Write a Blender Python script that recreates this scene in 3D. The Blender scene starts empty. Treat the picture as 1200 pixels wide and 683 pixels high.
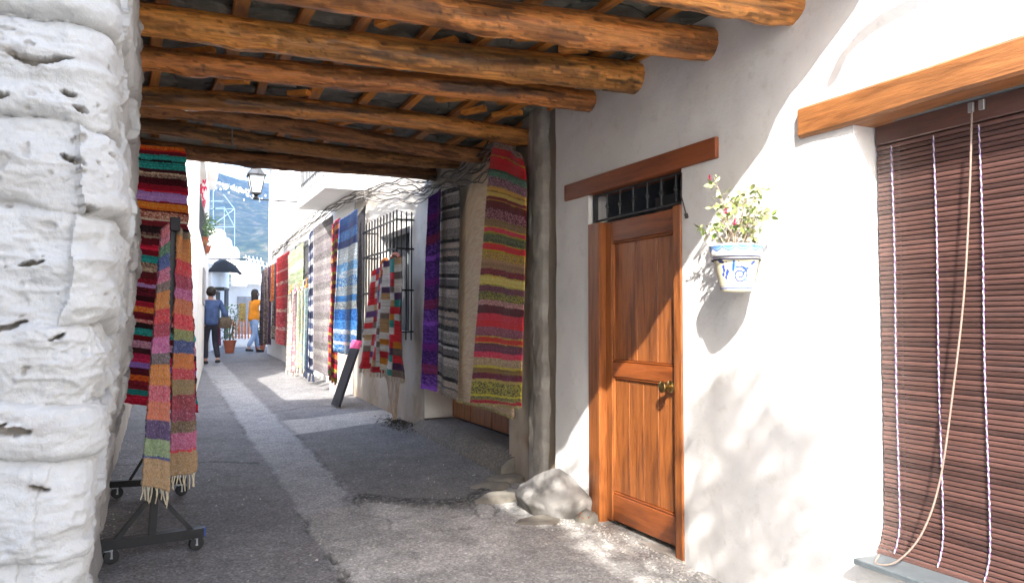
import bpy, math, random
import numpy as np
from mathutils import Vector, Matrix
random.seed(7); rng = np.random.default_rng(7)
S = bpy.context.scene
C = S.collection
PI = math.pi

# ------------------------------------------------------------------ camera, sky, sun, exposure
CAM = Vector((0, 0, 1.39)); FPX = 900.0
YAW = math.radians(25); PITCH = math.atan(33.5/900)
cd = bpy.data.cameras.new('camera'); cam = bpy.data.objects.new('camera', cd); C.objects.link(cam)
cam.location = CAM; cam.rotation_euler = (PI/2+PITCH, 0, -YAW)
cd.sensor_width = 36; cd.lens = 27; cd.clip_start = .05; cd.clip_end = 12000
S.camera = cam
SUN = Vector((1, 1.7, -1.5)).normalized()
EL = math.asin(-SUN.z); AZ = math.atan2(-SUN.x, -SUN.y)
w = bpy.data.worlds.new('World'); S.world = w; w.use_nodes = True
nt = w.node_tree; bg = nt.nodes['Background']
sky = nt.nodes.new('ShaderNodeTexSky'); sky.sky_type = 'NISHITA'; sky.sun_disc = False
sky.sun_elevation = EL; sky.sun_rotation = AZ; sky.air_density = 1.2; sky.dust_density = 2.5; sky.ozone_density = 1.0
nt.links.new(sky.outputs[0], bg.inputs[0]); bg.inputs[1].default_value = .15
ld = bpy.data.lights.new('sun', 'SUN'); ld.energy = 2.4; ld.angle = math.radians(.55); ld.color = (1, .955, .88)
so = bpy.data.objects.new('sun', ld); C.objects.link(so); so.rotation_euler = SUN.to_track_quat('-Z', 'Y').to_euler()
so.location = (-5, -8, 9)
S.view_settings.view_transform = 'Standard'; S.view_settings.look = 'None'
S.view_settings.exposure = 2.55; S.view_settings.gamma = 1
S.cycles.max_bounces = 10; S.cycles.diffuse_bounces = 7; S.cycles.glossy_bounces = 3
S.cycles.volume_bounces = 0; S.cycles.transparent_max_bounces = 8
S.cycles.sample_clamp_indirect = 6
S.cycles.caustics_reflective = False; S.cycles.caustics_refractive = False

# ------------------------------------------------------------------ measuring: a sight line met with a plane at a known distance
Fv = Vector((math.sin(YAW)*math.cos(PITCH), math.cos(YAW)*math.cos(PITCH), math.sin(PITCH)))
Rv = Vector((math.cos(YAW), -math.sin(YAW), 0)); Uv = Rv.cross(Fv)
def sight(px, py): return Fv + Rv*((px-600)/FPX) + Uv*((341.5-py)/FPX)
def RX(px, py, X): r = sight(px, py); return CAM + r*(X/r.x)
def RY(px, py, Y): r = sight(px, py); return CAM + r*(Y/r.y)
def gz(Y): return .03*(Y-4.5)

# ------------------------------------------------------------------ numeric noise
def _h(ix, iy, iz, s):
    n = (ix*374761393 + iy*668265263 + iz*2147483647 + s*1274126177) & 0xffffffff
    n = ((n ^ (n >> 13))*1274126177) & 0xffffffff
    n = ((n ^ (n >> 15))*2246822519) & 0xffffffff
    return ((n ^ (n >> 16)) & 0xffff)/65535.0
def vn(x, y, z=0, s=0):
    x, y, z = np.broadcast_arrays(np.asarray(x, float), np.asarray(y, float), np.asarray(z, float))
    ix = np.floor(x).astype(np.int64); iy = np.floor(y).astype(np.int64); iz = np.floor(z).astype(np.int64)
    fx, fy, fz = x-ix, y-iy, z-iz
    fx = fx*fx*(3-2*fx); fy = fy*fy*(3-2*fy); fz = fz*fz*(3-2*fz)
    r = 0
    for a in (0, 1):
        for b in (0, 1):
            for c in (0, 1):
                r = r + _h(ix+a, iy+b, iz+c, s)*(fx if a else 1-fx)*(fy if b else 1-fy)*(fz if c else 1-fz)
    return r*2-1
def fbm(x, y, z=0, s=0, o=4, g=.5):
    r = 0; a = 1; t = 0
    for k in range(o):
        r = r + a*vn(np.asarray(x)*2**k, np.asarray(y)*2**k, np.asarray(z)*2**k, s+k); t += a; a *= g
    return r/t
def sst(a, b, x): t = np.clip((x-a)/(b-a), 0, 1); return t*t*(3-2*t)
def lin(r, g=None, b=None):
    if g is None: r, g, b = r
    f = lambda c: (c/255/12.92 if c/255 <= .04045 else ((c/255+.055)/1.055)**2.4)
    return (f(r), f(g), f(b))

# ------------------------------------------------------------------ mesh helpers
def link(name, me, parent=None):
    o = bpy.data.objects.new(name, me); C.objects.link(o)
    if parent: o.parent = parent
    return o
def mesh(name, v, f, mat=None, smooth=False, col=None, auto=None):
    me = bpy.data.meshes.new(name)
    v = np.asarray(v, float).reshape(-1, 3)
    if isinstance(f, np.ndarray):
        n, k = f.shape
        me.vertices.add(len(v)); me.vertices.foreach_set('co', v.ravel())
        me.loops.add(n*k); me.loops.foreach_set('vertex_index', f.astype(np.int32).ravel())
        me.polygons.add(n); me.polygons.foreach_set('loop_start', np.arange(0, n*k, k, dtype=np.int32))
        me.update(calc_edges=True)
    else:
        me.from_pydata(v.tolist(), [], f)
    if col is not None:
        ca = me.color_attributes.new('Col', 'FLOAT_COLOR', 'POINT')
        cc = np.ones((len(v), 4)); cc[:, :3] = np.asarray(col).reshape(-1, 3)
        ca.data.foreach_set('color', cc.ravel())
    if smooth: me.polygons.foreach_set('use_smooth', [True]*len(me.polygons))
    if mat: me.materials.append(mat)
    me.validate(); me.update()
    if auto is not None:
        me.polygons.foreach_set('use_smooth', [True]*len(me.polygons)); me.set_sharp_from_angle(angle=math.radians(auto))
    return me
def grid_mesh(name, P, mat, col=None, mask=None, smooth=True):
    nu, nv = P.shape[:2]
    idx = np.arange(nu*nv).reshape(nu, nv)
    q = np.stack([idx[:-1, :-1], idx[1:, :-1], idx[1:, 1:], idx[:-1, 1:]], -1).reshape(-1, 4)
    if mask is not None: q = q[mask.reshape(-1)]
    u, inv = np.unique(q, return_inverse=True)
    v = P.reshape(-1, 3)[u]; q = inv.reshape(-1, 4)
    c = None if col is None else np.asarray(col).reshape(-1, 3)[u]
    return mesh(name, v, q, mat, smooth, c)
class MB:
    def __init__(s): s.v = []; s.f = []
    def add(s, v, f):
        n = len(s.v); s.v += [tuple(p) for p in v]; s.f += [tuple(i+n for i in q) for q in f]; return s
    def box(s, a, b, ch=0.0, M=None):
        a = Vector(a); b = Vector(b); c = (a+b)/2; h = (b-a)/2; h = Vector((abs(h.x), abs(h.y), abs(h.z)))
        ch = min(ch, h.x*.9, h.y*.9, h.z*.9)
        if ch <= 0:
            v = [Vector((x*h.x, y*h.y, z*h.z)) for x in (-1, 1) for y in (-1, 1) for z in (-1, 1)]
            f = [(0, 1, 3, 2), (4, 6, 7, 5), (0, 4, 5, 1), (2, 3, 7, 6), (0, 2, 6, 4), (1, 5, 7, 3)]
        else:
            v = []; f = []
            key = {}
            for sx in (-1, 1):
                for sy in (-1, 1):
                    for sz in (-1, 1):
                        for ax in range(3):
                            p = [sx*(h.x-(0 if ax == 0 else ch)), sy*(h.y-(0 if ax == 1 else ch)), sz*(h.z-(0 if ax == 2 else ch))]
                            key[(sx, sy, sz, ax)] = len(v); v.append(Vector(p))
            K = lambda x, y, z, a: key[(x, y, z, a)]
            for sg in (-1, 1):
                f.append(tuple(K(sg, y, z, 0) for y, z in ((-1, -1), (1, -1), (1, 1), (-1, 1))[::sg]))
                f.append(tuple(K(x, sg, z, 1) for x, z in ((-1, -1), (-1, 1), (1, 1), (1, -1))[::sg]))
                f.append(tuple(K(x, y, sg, 2) for x, y in ((-1, -1), (1, -1), (1, 1), (-1, 1))[::sg]))
            for a_ in (-1, 1):
                for b_ in (-1, 1):
                    sg = a_*b_
                    f.append(((K(a_, b_, -1, 0), K(a_, b_, -1, 1), K(a_, b_, 1, 1), K(a_, b_, 1, 0)))[::sg])
                    f.append(((K(a_, -1, b_, 0), K(a_, 1, b_, 0), K(a_, 1, b_, 2), K(a_, -1, b_, 2)))[::sg])
                    f.append(((K(-1, a_, b_, 1), K(-1, a_, b_, 2), K(1, a_, b_, 2), K(1, a_, b_, 1)))[::sg])
            for sx in (-1, 1):
                for sy in (-1, 1):
                    for sz in (-1, 1):
                        t = (K(sx, sy, sz, 0), K(sx, sy, sz, 1), K(sx, sy, sz, 2)); f.append(t[::sx*sy*sz])
        if M is not None: v = [M @ p for p in v]
        return s.add([p+c for p in v], f)
    def tube(s, pts, r, n=8, cap=True, flat=1.0):
        pts = [Vector(p) for p in pts]; rs = r if hasattr(r, '__len__') else [r]*len(pts)
        v = []; f = []; prev = None
        for i, p in enumerate(pts):
            t = (pts[min(i+1, len(pts)-1)]-pts[max(i-1, 0)]).normalized()
            if prev is None:
                a = Vector((0, 0, 1)) if abs(t.z) < .9 else Vector((1, 0, 0)); prev = t.cross(a).normalized()
            prev = (prev-t*prev.dot(t)).normalized(); b = t.cross(prev)
            for k in range(n):
                an = 2*PI*k/n; v.append(p+prev*(math.cos(an)*rs[i])+b*(math.sin(an)*rs[i]*flat))
        for i in range(len(pts)-1):
            for k in range(n): f.append((i*n+k, i*n+(k+1) % n, (i+1)*n+(k+1) % n, (i+1)*n+k))
        if cap: f.append(tuple(range(n))[::-1]); f.append(tuple((len(pts)-1)*n+k for k in range(n)))
        return s.add(v, f)
    def lathe(s, prof, n=20, M=None, cap=True):
        v = []; f = []
        for r, z in prof:
            for k in range(n): p = Vector((r*math.cos(2*PI*k/n), r*math.sin(2*PI*k/n), z)); v.append(M @ p if M is not None else p)
        m = len(prof)
        for i in range(m-1):
            for k in range(n): f.append((i*n+k, i*n+(k+1) % n, (i+1)*n+(k+1) % n, (i+1)*n+k))
        if cap: f.append(tuple(range(n))[::-1]); f.append(tuple((m-1)*n+k for k in range(n)))
        return s.add(v, f)
    def prism(s, poly, z0, z1):
        n = len(poly); v = [(x, y, z0) for x, y in poly]+[(x, y, z1) for x, y in poly]
        f = [tuple(range(n))[::-1], tuple(range(n, 2*n))]+[(i, (i+1) % n, n+(i+1) % n, n+i) for i in range(n)]
        return s.add(v, f)
    def build(s, name, mat, parent=None, auto=None, mesh_only=False):
        me = mesh(name, s.v, s.f, mat, auto=auto)
        return me if mesh_only else link(name, me, parent)
def tag(o, label=None, cat=None, group=None, kind=None):
    for k, x in (('label', label), ('category', cat), ('group', group), ('kind', kind)):
        if x: o[k] = x
    return o
def thing(name, label, cat, loc=(0, 0, 0), group=None):
    o = bpy.data.objects.new(name, None); C.objects.link(o); o.location = loc; o.empty_display_size = .1
    return tag(o, label, cat, group)
def put(o, parent):           # parent keeping world place (parents are unrotated empties)
    o.parent = parent; o.matrix_parent_inverse = Matrix.Translation(-parent.location); return o
def copy_to(me, name, parent=None, M=None):
    o = bpy.data.objects.new(name, me); C.objects.link(o)
    if M is not None: o.matrix_world = M
    if parent: put(o, parent)
    return o

# ------------------------------------------------------------------ materials
def new_mat(name):
    m = bpy.data.materials.new(name); m.use_nodes = True; n = m.node_tree
    return m, n, n.nodes['Principled BSDF']
def N(n, t, **k):
    x = n.nodes.new(t)
    for a, b in k.items(): setattr(x, a, b)
    return x
def coords(n, scale=(1, 1, 1), kind='Object', rot=(0, 0, 0)):
    tc = N(n, 'ShaderNodeTexCoord'); mp = N(n, 'ShaderNodeMapping'); mp.inputs['Scale'].default_value = scale; mp.inputs['Rotation'].default_value = rot
    n.links.new(tc.outputs[kind], mp.inputs[0]); return mp.outputs[0]
def noise(n, vec, sc, det=6, rough=.6, dist=0):
    x = N(n, 'ShaderNodeTexNoise'); x.inputs['Scale'].default_value = sc; x.inputs['Detail'].default_value = det
    x.inputs['Roughness'].default_value = rough; x.inputs['Distortion'].default_value = dist
    n.links.new(vec, x.inputs['Vector']); return x.outputs[0]
def ramp(n, fac, stops, interp='LINEAR'):
    x = N(n, 'ShaderNodeValToRGB'); x.color_ramp.interpolation = interp; e = x.color_ramp.elements
    while len(e) < len(stops): e.new(.5)
    for i, (p, c) in enumerate(stops):
        e[i].position = p; e[i].color = (*c, 1) if hasattr(c, '__len__') else (c, c, c, 1)
    n.links.new(fac, x.inputs[0]); return x.outputs[0]
def mix(n, fac, a, b, mode='MIX'):
    x = N(n, 'ShaderNodeMix', data_type='RGBA', blend_type=mode)
    for s_, v in ((0, fac), (6, a), (7, b)):
        if isinstance(v, (int, float)): x.inputs[s_].default_value = v
        elif isinstance(v, tuple): x.inputs[s_].default_value = (*v, 1)
        else: n.links.new(v, x.inputs[s_])
    return x.outputs[2]
def bump(n, b, hgt, st, dist=.01, prev=None):
    x = N(n, 'ShaderNodeBump'); x.inputs['Strength'].default_value = st; x.inputs['Distance'].default_value = dist
    n.links.new(hgt, x.inputs['Height'])
    if prev is not None: n.links.new(prev, x.inputs['Normal'])
    n.links.new(x.outputs[0], b.inputs['Normal']); return x.outputs[0]
def simple(name, col, rough=.6, metal=0, var=.15, sc=12, bmp=.1):
    m, n, b = new_mat(name); v = coords(n)
    f = noise(n, v, sc)
    dk = tuple(c*(1-var) for c in col); lt = tuple(min(1, c*(1+var)) for c in col)
    n.links.new(ramp(n, f, [(.3, dk), (.7, lt)]), b.inputs['Base Color'])
    b.inputs['Roughness'].default_value = rough; b.inputs['Metallic'].default_value = metal
    if bmp: bump(n, b, noise(n, v, sc*6), bmp, .004)
    return m
def plaster_mat(name, col=(.8, .79, .76), dirt=(.42, .38, .33), amt=.35, sc=1.2, vc=False, bs=.35):
    m, n, b = new_mat(name); v = coords(n)
    big = noise(n, v, sc, 8, .62, .4); med = noise(n, v, 9, 8, .7); fine = noise(n, v, 60, 6, .7)
    c1 = mix(n, ramp(n, big, [(.42, 0.), (.72, 1.)]), col, tuple(c*.5+d*.5 for c, d in zip(col, dirt)))
    k = N(n, 'ShaderNodeMath', operation='MULTIPLY'); n.links.new(ramp(n, med, [(.56, 0.), (.76, 1.)]), k.inputs[0]); k.inputs[1].default_value = amt
    c2 = mix(n, k.outputs[0], c1, dirt)
    if vc:
        a = N(n, 'ShaderNodeAttribute', attribute_name='Col'); c2 = mix(n, 1., c2, a.outputs['Color'], 'MULTIPLY')
    n.links.new(c2, b.inputs['Base Color']); b.inputs['Roughness'].default_value = .9
    p = bump(n, b, med, bs, .012); bump(n, b, fine, bs, .003, p)
    return m
def wood_mat(name, c1, c2, dark, axis='Y', rough=.42, sc=1., darkamt=.6, coat=.0, bs=.3, rand=0.0, vc=False):
    m, n, b = new_mat(name)
    s = {'X': (1.2, 14, 14), 'Y': (14, 1.2, 14), 'Z': (14, 14, 1.2)}[axis]
    v = coords(n, tuple(k*sc for k in s)); v0 = coords(n, tuple(k*sc*.3 for k in s))
    if rand:
        oi = N(n, 'ShaderNodeObjectInfo'); ad = N(n, 'ShaderNodeVectorMath', operation='ADD')
        mu = N(n, 'ShaderNodeVectorMath', operation='SCALE'); mu.inputs[0].default_value = (31, 17, 23)
        n.links.new(oi.outputs['Random'], mu.inputs['Scale']); n.links.new(v, ad.inputs[0]); n.links.new(mu.outputs[0], ad.inputs[1]); v = ad.outputs[0]
    g = noise(n, v, 1.6, 8, .65, .6); p = noise(n, v0, 1.5, 5, .6, 1.)
    fine = noise(n, v, 9, 5, .7)
    c = ramp(n, g, [(.3, c2), (.5, c1), (.68, tuple(min(1, x*1.25) for x in c1))])
    k = N(n, 'ShaderNodeMath', operation='MULTIPLY'); n.links.new(ramp(n, p, [(.52, 0.), (.66, 1.)]), k.inputs[0]); k.inputs[1].default_value = darkamt
    c = mix(n, k.outputs[0], c, dark)
    c = mix(n, .35, c, ramp(n, fine, [(.3, .35), (.6, 1.)]), 'MULTIPLY')
    if rand:
        c = mix(n, 1., c, ramp(n, oi.outputs['Random'], [(0, 1-rand), (1, 1.)]), 'MULTIPLY')
    if vc: a = N(n, 'ShaderNodeAttribute', attribute_name='Col'); c = mix(n, 1., c, a.outputs['Color'], 'MULTIPLY')
    n.links.new(c, b.inputs['Base Color']); b.inputs['Roughness'].default_value = rough
    b.inputs['Coat Weight'].default_value = coat
    q = bump(n, b, g, bs, .01); bump(n, b, fine, bs, .003, q)
    return m
def vc_mat(name, rough=.95, bsc=220, bst=.5, sheen=.15, dist=.002, mott=0):
    m, n, b = new_mat(name); a = N(n, 'ShaderNodeAttribute', attribute_name='Col'); v = coords(n)
    f = noise(n, v, bsc, 3, .6)
    c = mix(n, .5, a.outputs['Color'], ramp(n, f, [(.3, .55), (.65, 1.)]), 'MULTIPLY')
    n.links.new(c, b.inputs['Base Color']); b.inputs['Roughness'].default_value = rough
    b.inputs['Sheen Weight'].default_value = sheen; b.inputs['Specular IOR Level'].default_value = .2
    bump(n, b, f, bst, dist)
    return m
M = {}
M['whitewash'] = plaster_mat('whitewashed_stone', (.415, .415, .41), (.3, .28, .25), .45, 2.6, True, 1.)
M['plaster'] = plaster_mat('plaster_white', (.8, .8, .795), (.5, .47, .435), .5, .7, False, .55)
M['plaster_rough'] = plaster_mat('plaster_rough_grey', (.55, .52, .47), (.22, .19, .16), .8, 2.5, False, 1.)
M['plaster_old'] = plaster_mat('plaster_old', (.72, .69, .64), (.36, .3, .24), .5, 1.8, True, .7)
M['plaster_old2'] = plaster_mat('concrete_old', (.95, .93, .9), (.4, .38, .34), .6, 3, True, 1.)
M['far_white'] = plaster_mat('far_whitewash', (.8, .79, .77), (.55, .52, .48), .2, .7, False, .2)
M['beam'] = wood_mat('log_varnished', (.82, .34, .075), (.52, .145, .026), (.09, .045, .02), 'X', .4, 2.2, .6, .15, 1., 0, True)
M['beam_dull'] = wood_mat('log_dull', (.5, .23, .085), (.3, .11, .035), (.09, .05, .03), 'X', .6, 2.2, .5, 0, 1., 0, True)
M['lath'] = wood_mat('lath_wood', (.85, .34, .07), (.55, .18, .035), (.06, .03, .015), 'Y', .5, 1., .4, 0, .4, .5)
M['door'] = wood_mat('door_wood', (.36, .115, .028), (.16, .042, .011), (.09, .028, .01), 'Z', .42, 1.4, .75, .12, .3, .25)
M['door_h'] = wood_mat('door_wood_cross', (.32, .085, .018), (.17, .04, .009), (.12, .04, .012), 'Y', .38, 1., .5, .12, .3, .2)
M['lintel'] = wood_mat('lintel_wood', (.36, .145, .05), (.19, .068, .024), (.1, .045, .02), 'Y', .42, 1.2, .5, .1, .6)
M['lintel_red'] = wood_mat('lintel_wood_red', (.26, .07, .022), (.18, .045, .014), (.1, .03, .015), 'Y', .5, .8, .3, 0, .15)
M['slat'] = wood_mat('slat_wood', (.13, .064, .053), (.085, .05, .046), (.25, .085, .04), 'Y', .42, 1.3, .22, .15, .15, .5)
M['black_iron'] = simple('black_iron', (.02, .02, .022), .5, .6, .3, 30)
M['grey_iron'] = simple('grey_iron', (.07, .075, .08), .55, .5, .3, 30)
M['black_paint'] = simple('black_paint', (.01, .01, .011), .5, 0, .4, 20, .15)
M['steel'] = simple('steel', (.4, .42, .45), .4, .8, .2, 20)
M['brass'] = simple('brass', (.45, .32, .12), .28, 1, .3, 25, .05)
M['rubber'] = simple('rubber', (.03, .03, .03), .8)
M['pipe'] = simple('pipe_grey', (.24, .23, .21), .6, .2, .25, 6)
M['cable'] = simple('cable_grey', (.2, .18, .16), .8, 0, .5, 8)
M['cable_dk'] = simple('cable_dark', (.05, .045, .04), .8, 0, .4, 8)
M['dark_in'] = simple('dark_interior', (.05, .05, .055), .9)
M['grey_in'] = simple('grey_interior', (.3, .3, .31), .9)
M['charcoal'] = simple('charcoal_board', (.028, .028, .034), .75, 0, .25, 20)
M['pink'] = simple('pink_cloth', (.75, .1, .25), .9)
M['terracotta'] = simple('terracotta', (.35, .1, .05), .8)
M['soil'] = simple('soil', (.06, .045, .03), 1, 0, .5, 30, .8)
M['leaf'] = simple('leaf_green', (.06, .13, .03), .5, 0, .5, 6)
M['leaf_pale'] = simple('leaf_pale', (.42, .45, .22), .5, 0, .35, 40)
M['leaf_mid'] = simple('leaf_mid', (.16, .24, .06), .45, 0, .4, 40)
M['flower'] = simple('flower_red', (.6, .01, .08), .5)
M['twig'] = simple('twig_pale', (.42, .33, .26), .8)
M['bark'] = simple('bark', (.12, .09, .06), .9, 0, .4, 14, .6)
M['cord'] = simple('cord_violet', (.2, .13, .3), .8); M['cordw'] = simple('cord_white', (.5, .48, .5), .8)
M['rope'] = simple('rope', (.26, .2, .17), .85, 0, .2, 90, .5)
M['sill'] = simple('sill_metal', (.14, .165, .18), .5, .3, .15, 15)
M['awning'] = simple('awning_dark', (.03, .03, .035), .9)
M['pale_blue'] = simple('scaffold_paint', (.14, .22, .36), .5)
M['orange'] = simple('orange_cloth', (.7, .2, .03), .9)
M['white_cloth'] = simple('white_cloth', (.75, .73, .7), .9)
M['slate'] = None
m, n, b = new_mat('slate'); v = coords(n); oi = N(n, 'ShaderNodeObjectInfo')
f = noise(n, v, 5, 8, .65, .5)
c = ramp(n, f, [(.3, (.09, .1, .08)), (.5, (.2, .21, .18)), (.62, (.3, .3, .26)), (.74, (.5, .5, .45))])
c = mix(n, 1., c, ramp(n, oi.outputs['Random'], [(0, .5), (1, 1.)]), 'MULTIPLY')
n.links.new(c, b.inputs['Base Color']); b.inputs['Roughness'].default_value = .55
bump(n, b, noise(n, v, 14, 8, .7, .6), .8, .012); M['slate'] = m
m, n, b = new_mat('paving'); v = coords(n); a = N(n, 'ShaderNodeAttribute', attribute_name='Col')
vo = N(n, 'ShaderNodeTexVoronoi'); vo.inputs['Scale'].default_value = 75; n.links.new(v, vo.inputs['Vector'])
sp = ramp(n, vo.outputs['Color'], [(.1, .5), (.62, .92), (.86, 1.25), (1, 2.1)])
fi = noise(n, v, 130, 4, .7); me_ = noise(n, v, 4, 8, .7); dk = noise(n, v, 11, 8, .75, 1.2)
c = mix(n, .75, a.outputs['Color'], sp, 'MULTIPLY'); c = mix(n, .6, c, ramp(n, me_, [(.3, .62), (.7, 1.28)]), 'MULTIPLY')
c = mix(n, .5, c, ramp(n, fi, [(.3, .55), (.7, 1.3)]), 'MULTIPLY'); c = mix(n, .5, c, ramp(n, dk, [(.36, .45), (.46, 1.)]), 'MULTIPLY')
n.links.new(c, b.inputs['Base Color']); b.inputs['Roughness'].default_value = .88
p = bump(n, b, vo.outputs['Distance'], .5, .004); p = bump(n, b, fi, .6, .003, p); bump(n, b, me_, .5, .02, p); M['paving'] = m
M['rug'] = vc_mat('woven_rug'); M['skin'] = simple('skin', (.5, .28, .2), .5); M['vc'] = vc_mat('painted_pot', .3, 60, .05, 0)
m, n, b = new_mat('mountain'); v = coords(n, (.01, .01, .01)); f = noise(n, v, 3, 12, .72); f2 = noise(n, v, 14, 8, .75)
c = ramp(n, f, [(.38, (.015, .03, .018)), (.52, (.035, .055, .03)), (.62, (.11, .1, .06))]); c = mix(n, .7, c, ramp(n, f2, [(.35, .35), (.65, 1.3)]), 'MULTIPLY')
n.links.new(c, b.inputs['Base Color']); b.inputs['Roughness'].default_value = 1; M['mountain'] = m
m, n, b = new_mat('lantern_glass'); b.inputs['Base Color'].default_value = (.8, .85, .88, 1); b.inputs['Roughness'].default_value = .25
b.inputs['Transmission Weight'].default_value = .5; b.inputs['IOR'].default_value = 1.1; M['glass'] = m

# ------------------------------------------------------------------ ground
XW = 2.82      # face of the house with the door
XS = 2.85      # face of the street house
def axis(pts):
    out = []
    for a, b_, st in pts: out += list(np.arange(a, b_-st*.5, st))
    return np.array(out+[pts[-1][1]])
gx = axis([(-30, -3, 3.), (-3, -.6, .3), (-.6, .8, .025), (.8, 3.3, .018), (3.3, 4, .2), (4, 34, 3.)])
gy = axis([(-30, -2, 2.), (-2, 2.8, .2), (2.8, 6.6, .018), (6.6, 11, .03), (11, 24, .12), (24, 33, 1.)])
GX, GY = np.meshgrid(gx, gy, indexing='ij')
Z = gz(GY) + .004*fbm(GX*1.5, GY*1.5, 0, 3) + .0035*fbm(GX*8, GY*8, 0, 5)*(GY < 12)
wob = .03*fbm(GX*3, GY*3, 0, 11)+.012*fbm(GX*14, GY*14, 0, 12)
inband = sst(.93, .99, GX+wob)*(1-sst(1.38, 1.46, GX+wob))*sst(5.3, 5.6, GY+wob)
apron_y = 5.62+.12*np.sin(GX*5)+.1*fbm(GX*2.2, 3.1, 0, 31)+wob-.22*sst(1.4, 1.75, GX)*(1-sst(2., 2.5, GX))
apron = sst(.93, .96, GX+wob*.4)*(1-sst(-.02, .03, GY-apron_y))
cross = sst(1.4, 1.5, GX+wob)*sst(-.03, .03, GY-(8.75+.55*(GX-1.44)/1.25)-wob)*(1-sst(-.03, .03, GY-(9.75+.45*(GX-1.44)/1.25)-wob))
# colours of the materials themselves
asph = np.array([.245, .24, .245]); asph2 = np.array([.225, .22, .215]); aprc = np.array([.42, .41, .395]); bandc = np.array([.43, .425, .43]); crossc = np.array([.55, .52, .48])
t1 = fbm(GX*.9, GY*.9, 0, 21)[..., None]
col = asph*(1+.25*t1)
right = sst(1.3, 1.5, GX)[..., None]*(GY < 9.3)[..., None]; col = col*(1-right)+asph2*(1+.2*t1)*right
plaza = np.maximum(1-sst(2.6, 3., GY+wob), 0)
for mk_, cc in ((plaza, np.array([.36, .35, .33])), (inband, bandc), (cross, crossc), (apron, aprc)): col = col*(1-mk_[..., None])+cc*mk_[..., None]
ap2 = apron*sst(.05, .35, fbm(GX*2.5, GY*2.5, 0, 41))
col = col*(1+.35*ap2[..., None])
# raised, crumbled lip between the asphalt patch and the apron; its broken top and cracks
lip = np.exp(-((GY-apron_y-.13)/.12)**2)*sst(1.2, 1.4, GX)*(1-sst(2.4, 2.6, GX))
rough = np.abs(fbm(GX*16, GY*34, 0, 51, 4, .65))
Z += lip*(.012+.05*rough*fbm(GX*9, GY*20, 0, 53)) ; Z += -.02*np.exp(-((GY-apron_y)/.02)**2)*sst(1.2, 1.4, GX)*(1-sst(2.5, 2.7, GX))
col *= (1-.72*lip*sst(.02, .16, rough))[..., None]
Z += apron*(.012*fbm(GX*3, GY*3, 0, 61)+.006*fbm(GX*12, GY*12, 0, 62))
def crack(pts, wd, dp, dark=.45):
    dark = min(.85, dark*1.5)
    global Z, col
    d = np.full(GX.shape, 9.)
    wx = GX+.07*fbm(GX*6, GY*6, 0, 71, 6, .68); wy = GY+.07*fbm(GX*6+9, GY*6, 0, 73, 6, .68)
    for (ax, ay), (bx, by) in zip(pts[:-1], pts[1:]):
        t = np.clip(((wx-ax)*(bx-ax)+(wy-ay)*(by-ay))/((bx-ax)**2+(by-ay)**2), 0, 1)
        d = np.minimum(d, np.hypot(wx-ax-t*(bx-ax), wy-ay-t*(by-ay)))
    k = np.exp(-(d/wd)**2)*sst(-.5, .1, fbm(GX*4, GY*4, 0, 77)); Z -= dp*k; col *= (1-dark*k)[..., None]
crack([(.95, 5.6), (.96, 4.6), (.93, 3.)], .014, .02, .5)
crack([(-.3, 7.75), (.5, 7.6), (1.1, 7.3)], .018, .01, .5)
crack([(2.35, 5.45), (2.3, 5.2), (2.2, 5.0)], .012, .02, .45)
crack([(1.3, 5.5), (1.5, 5.2), (1.42, 4.95)], .009, .012, .3); crack([(2.15, 5.35), (2.1, 5.0), (2.3, 4.6)], .009, .012, .3)
crack([(1.0, 10.1), (1.9, 10.9), (2.7, 10.8)], .015, .006, .4)
crack([(.95, 9.), (.95, 12), (1.0, 15)], .02, .008, .25)
crack([(1.4, 5.6), (1.42, 7), (1.48, 8.7)], .02, .01, .3)
crack([(1.7, 4.8), (1.95, 4.78)], .01, .01, .3)
P = np.stack([GX, GY, Z], -1)
cx = (gx[:-1]+gx[1:])/2; cy = (gy[:-1]+gy[1:])/2
cm = lambda A: (A[:-1, :-1]+A[1:, :-1]+A[:-1, 1:]+A[1:, 1:])/4
zone = np.zeros((len(cx), len(cy)), int)
zone[cm(inband) > .5] = 1; zone[cm(cross) > .5] = 2; zone[cm(apron) > .5] = 3
for k, nm in enumerate(('asphalt_street', 'aggregate_band', 'concrete_strip', 'concrete_pavement')):
    tag(link(nm, grid_mesh(nm, P, M['paving'], col, zone == k)), kind='structure')
def ground_at(x, y): return float(Z[np.abs(gx-x).argmin(), np.abs(gy-y).argmin()])
# valley floor and the mountain beyond
g = MB(); g.add([(-4000, -3000, -60), (4000, -3000, -60), (4000, 4000, -60), (-4000, 4000, -60)], [(0, 1, 2, 3)])
tag(g.build('valley_ground', M['mountain']), kind='structure')
mx = np.linspace(-1800, 2600, 260); my = np.linspace(900, 3600, 150)
MX, MY = np.meshgrid(mx, my, indexing='ij')
ridge = 505-.2*(MX-210)+60*fbm(MX/700, 2., 0, 81)-60*fbm(210/700, 2., 0, 81)
prof = sst(900, 3000, MY)**.8*(1-.35*sst(3050, 3600, MY))
MZ = -58+(ridge+58)*prof+(70*fbm(MX/330, MY/500, 0, 83, 6)+14*fbm(MX/60, MY/60, 0, 84, 4))*sst(950, 1300, MY)*(1-.9*sst(2300, 2900, MY))
tag(link('mountain', grid_mesh('mountain', np.stack([MX, MY, MZ], -1), M['mountain'])), kind='structure')
vb = MB()
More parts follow.
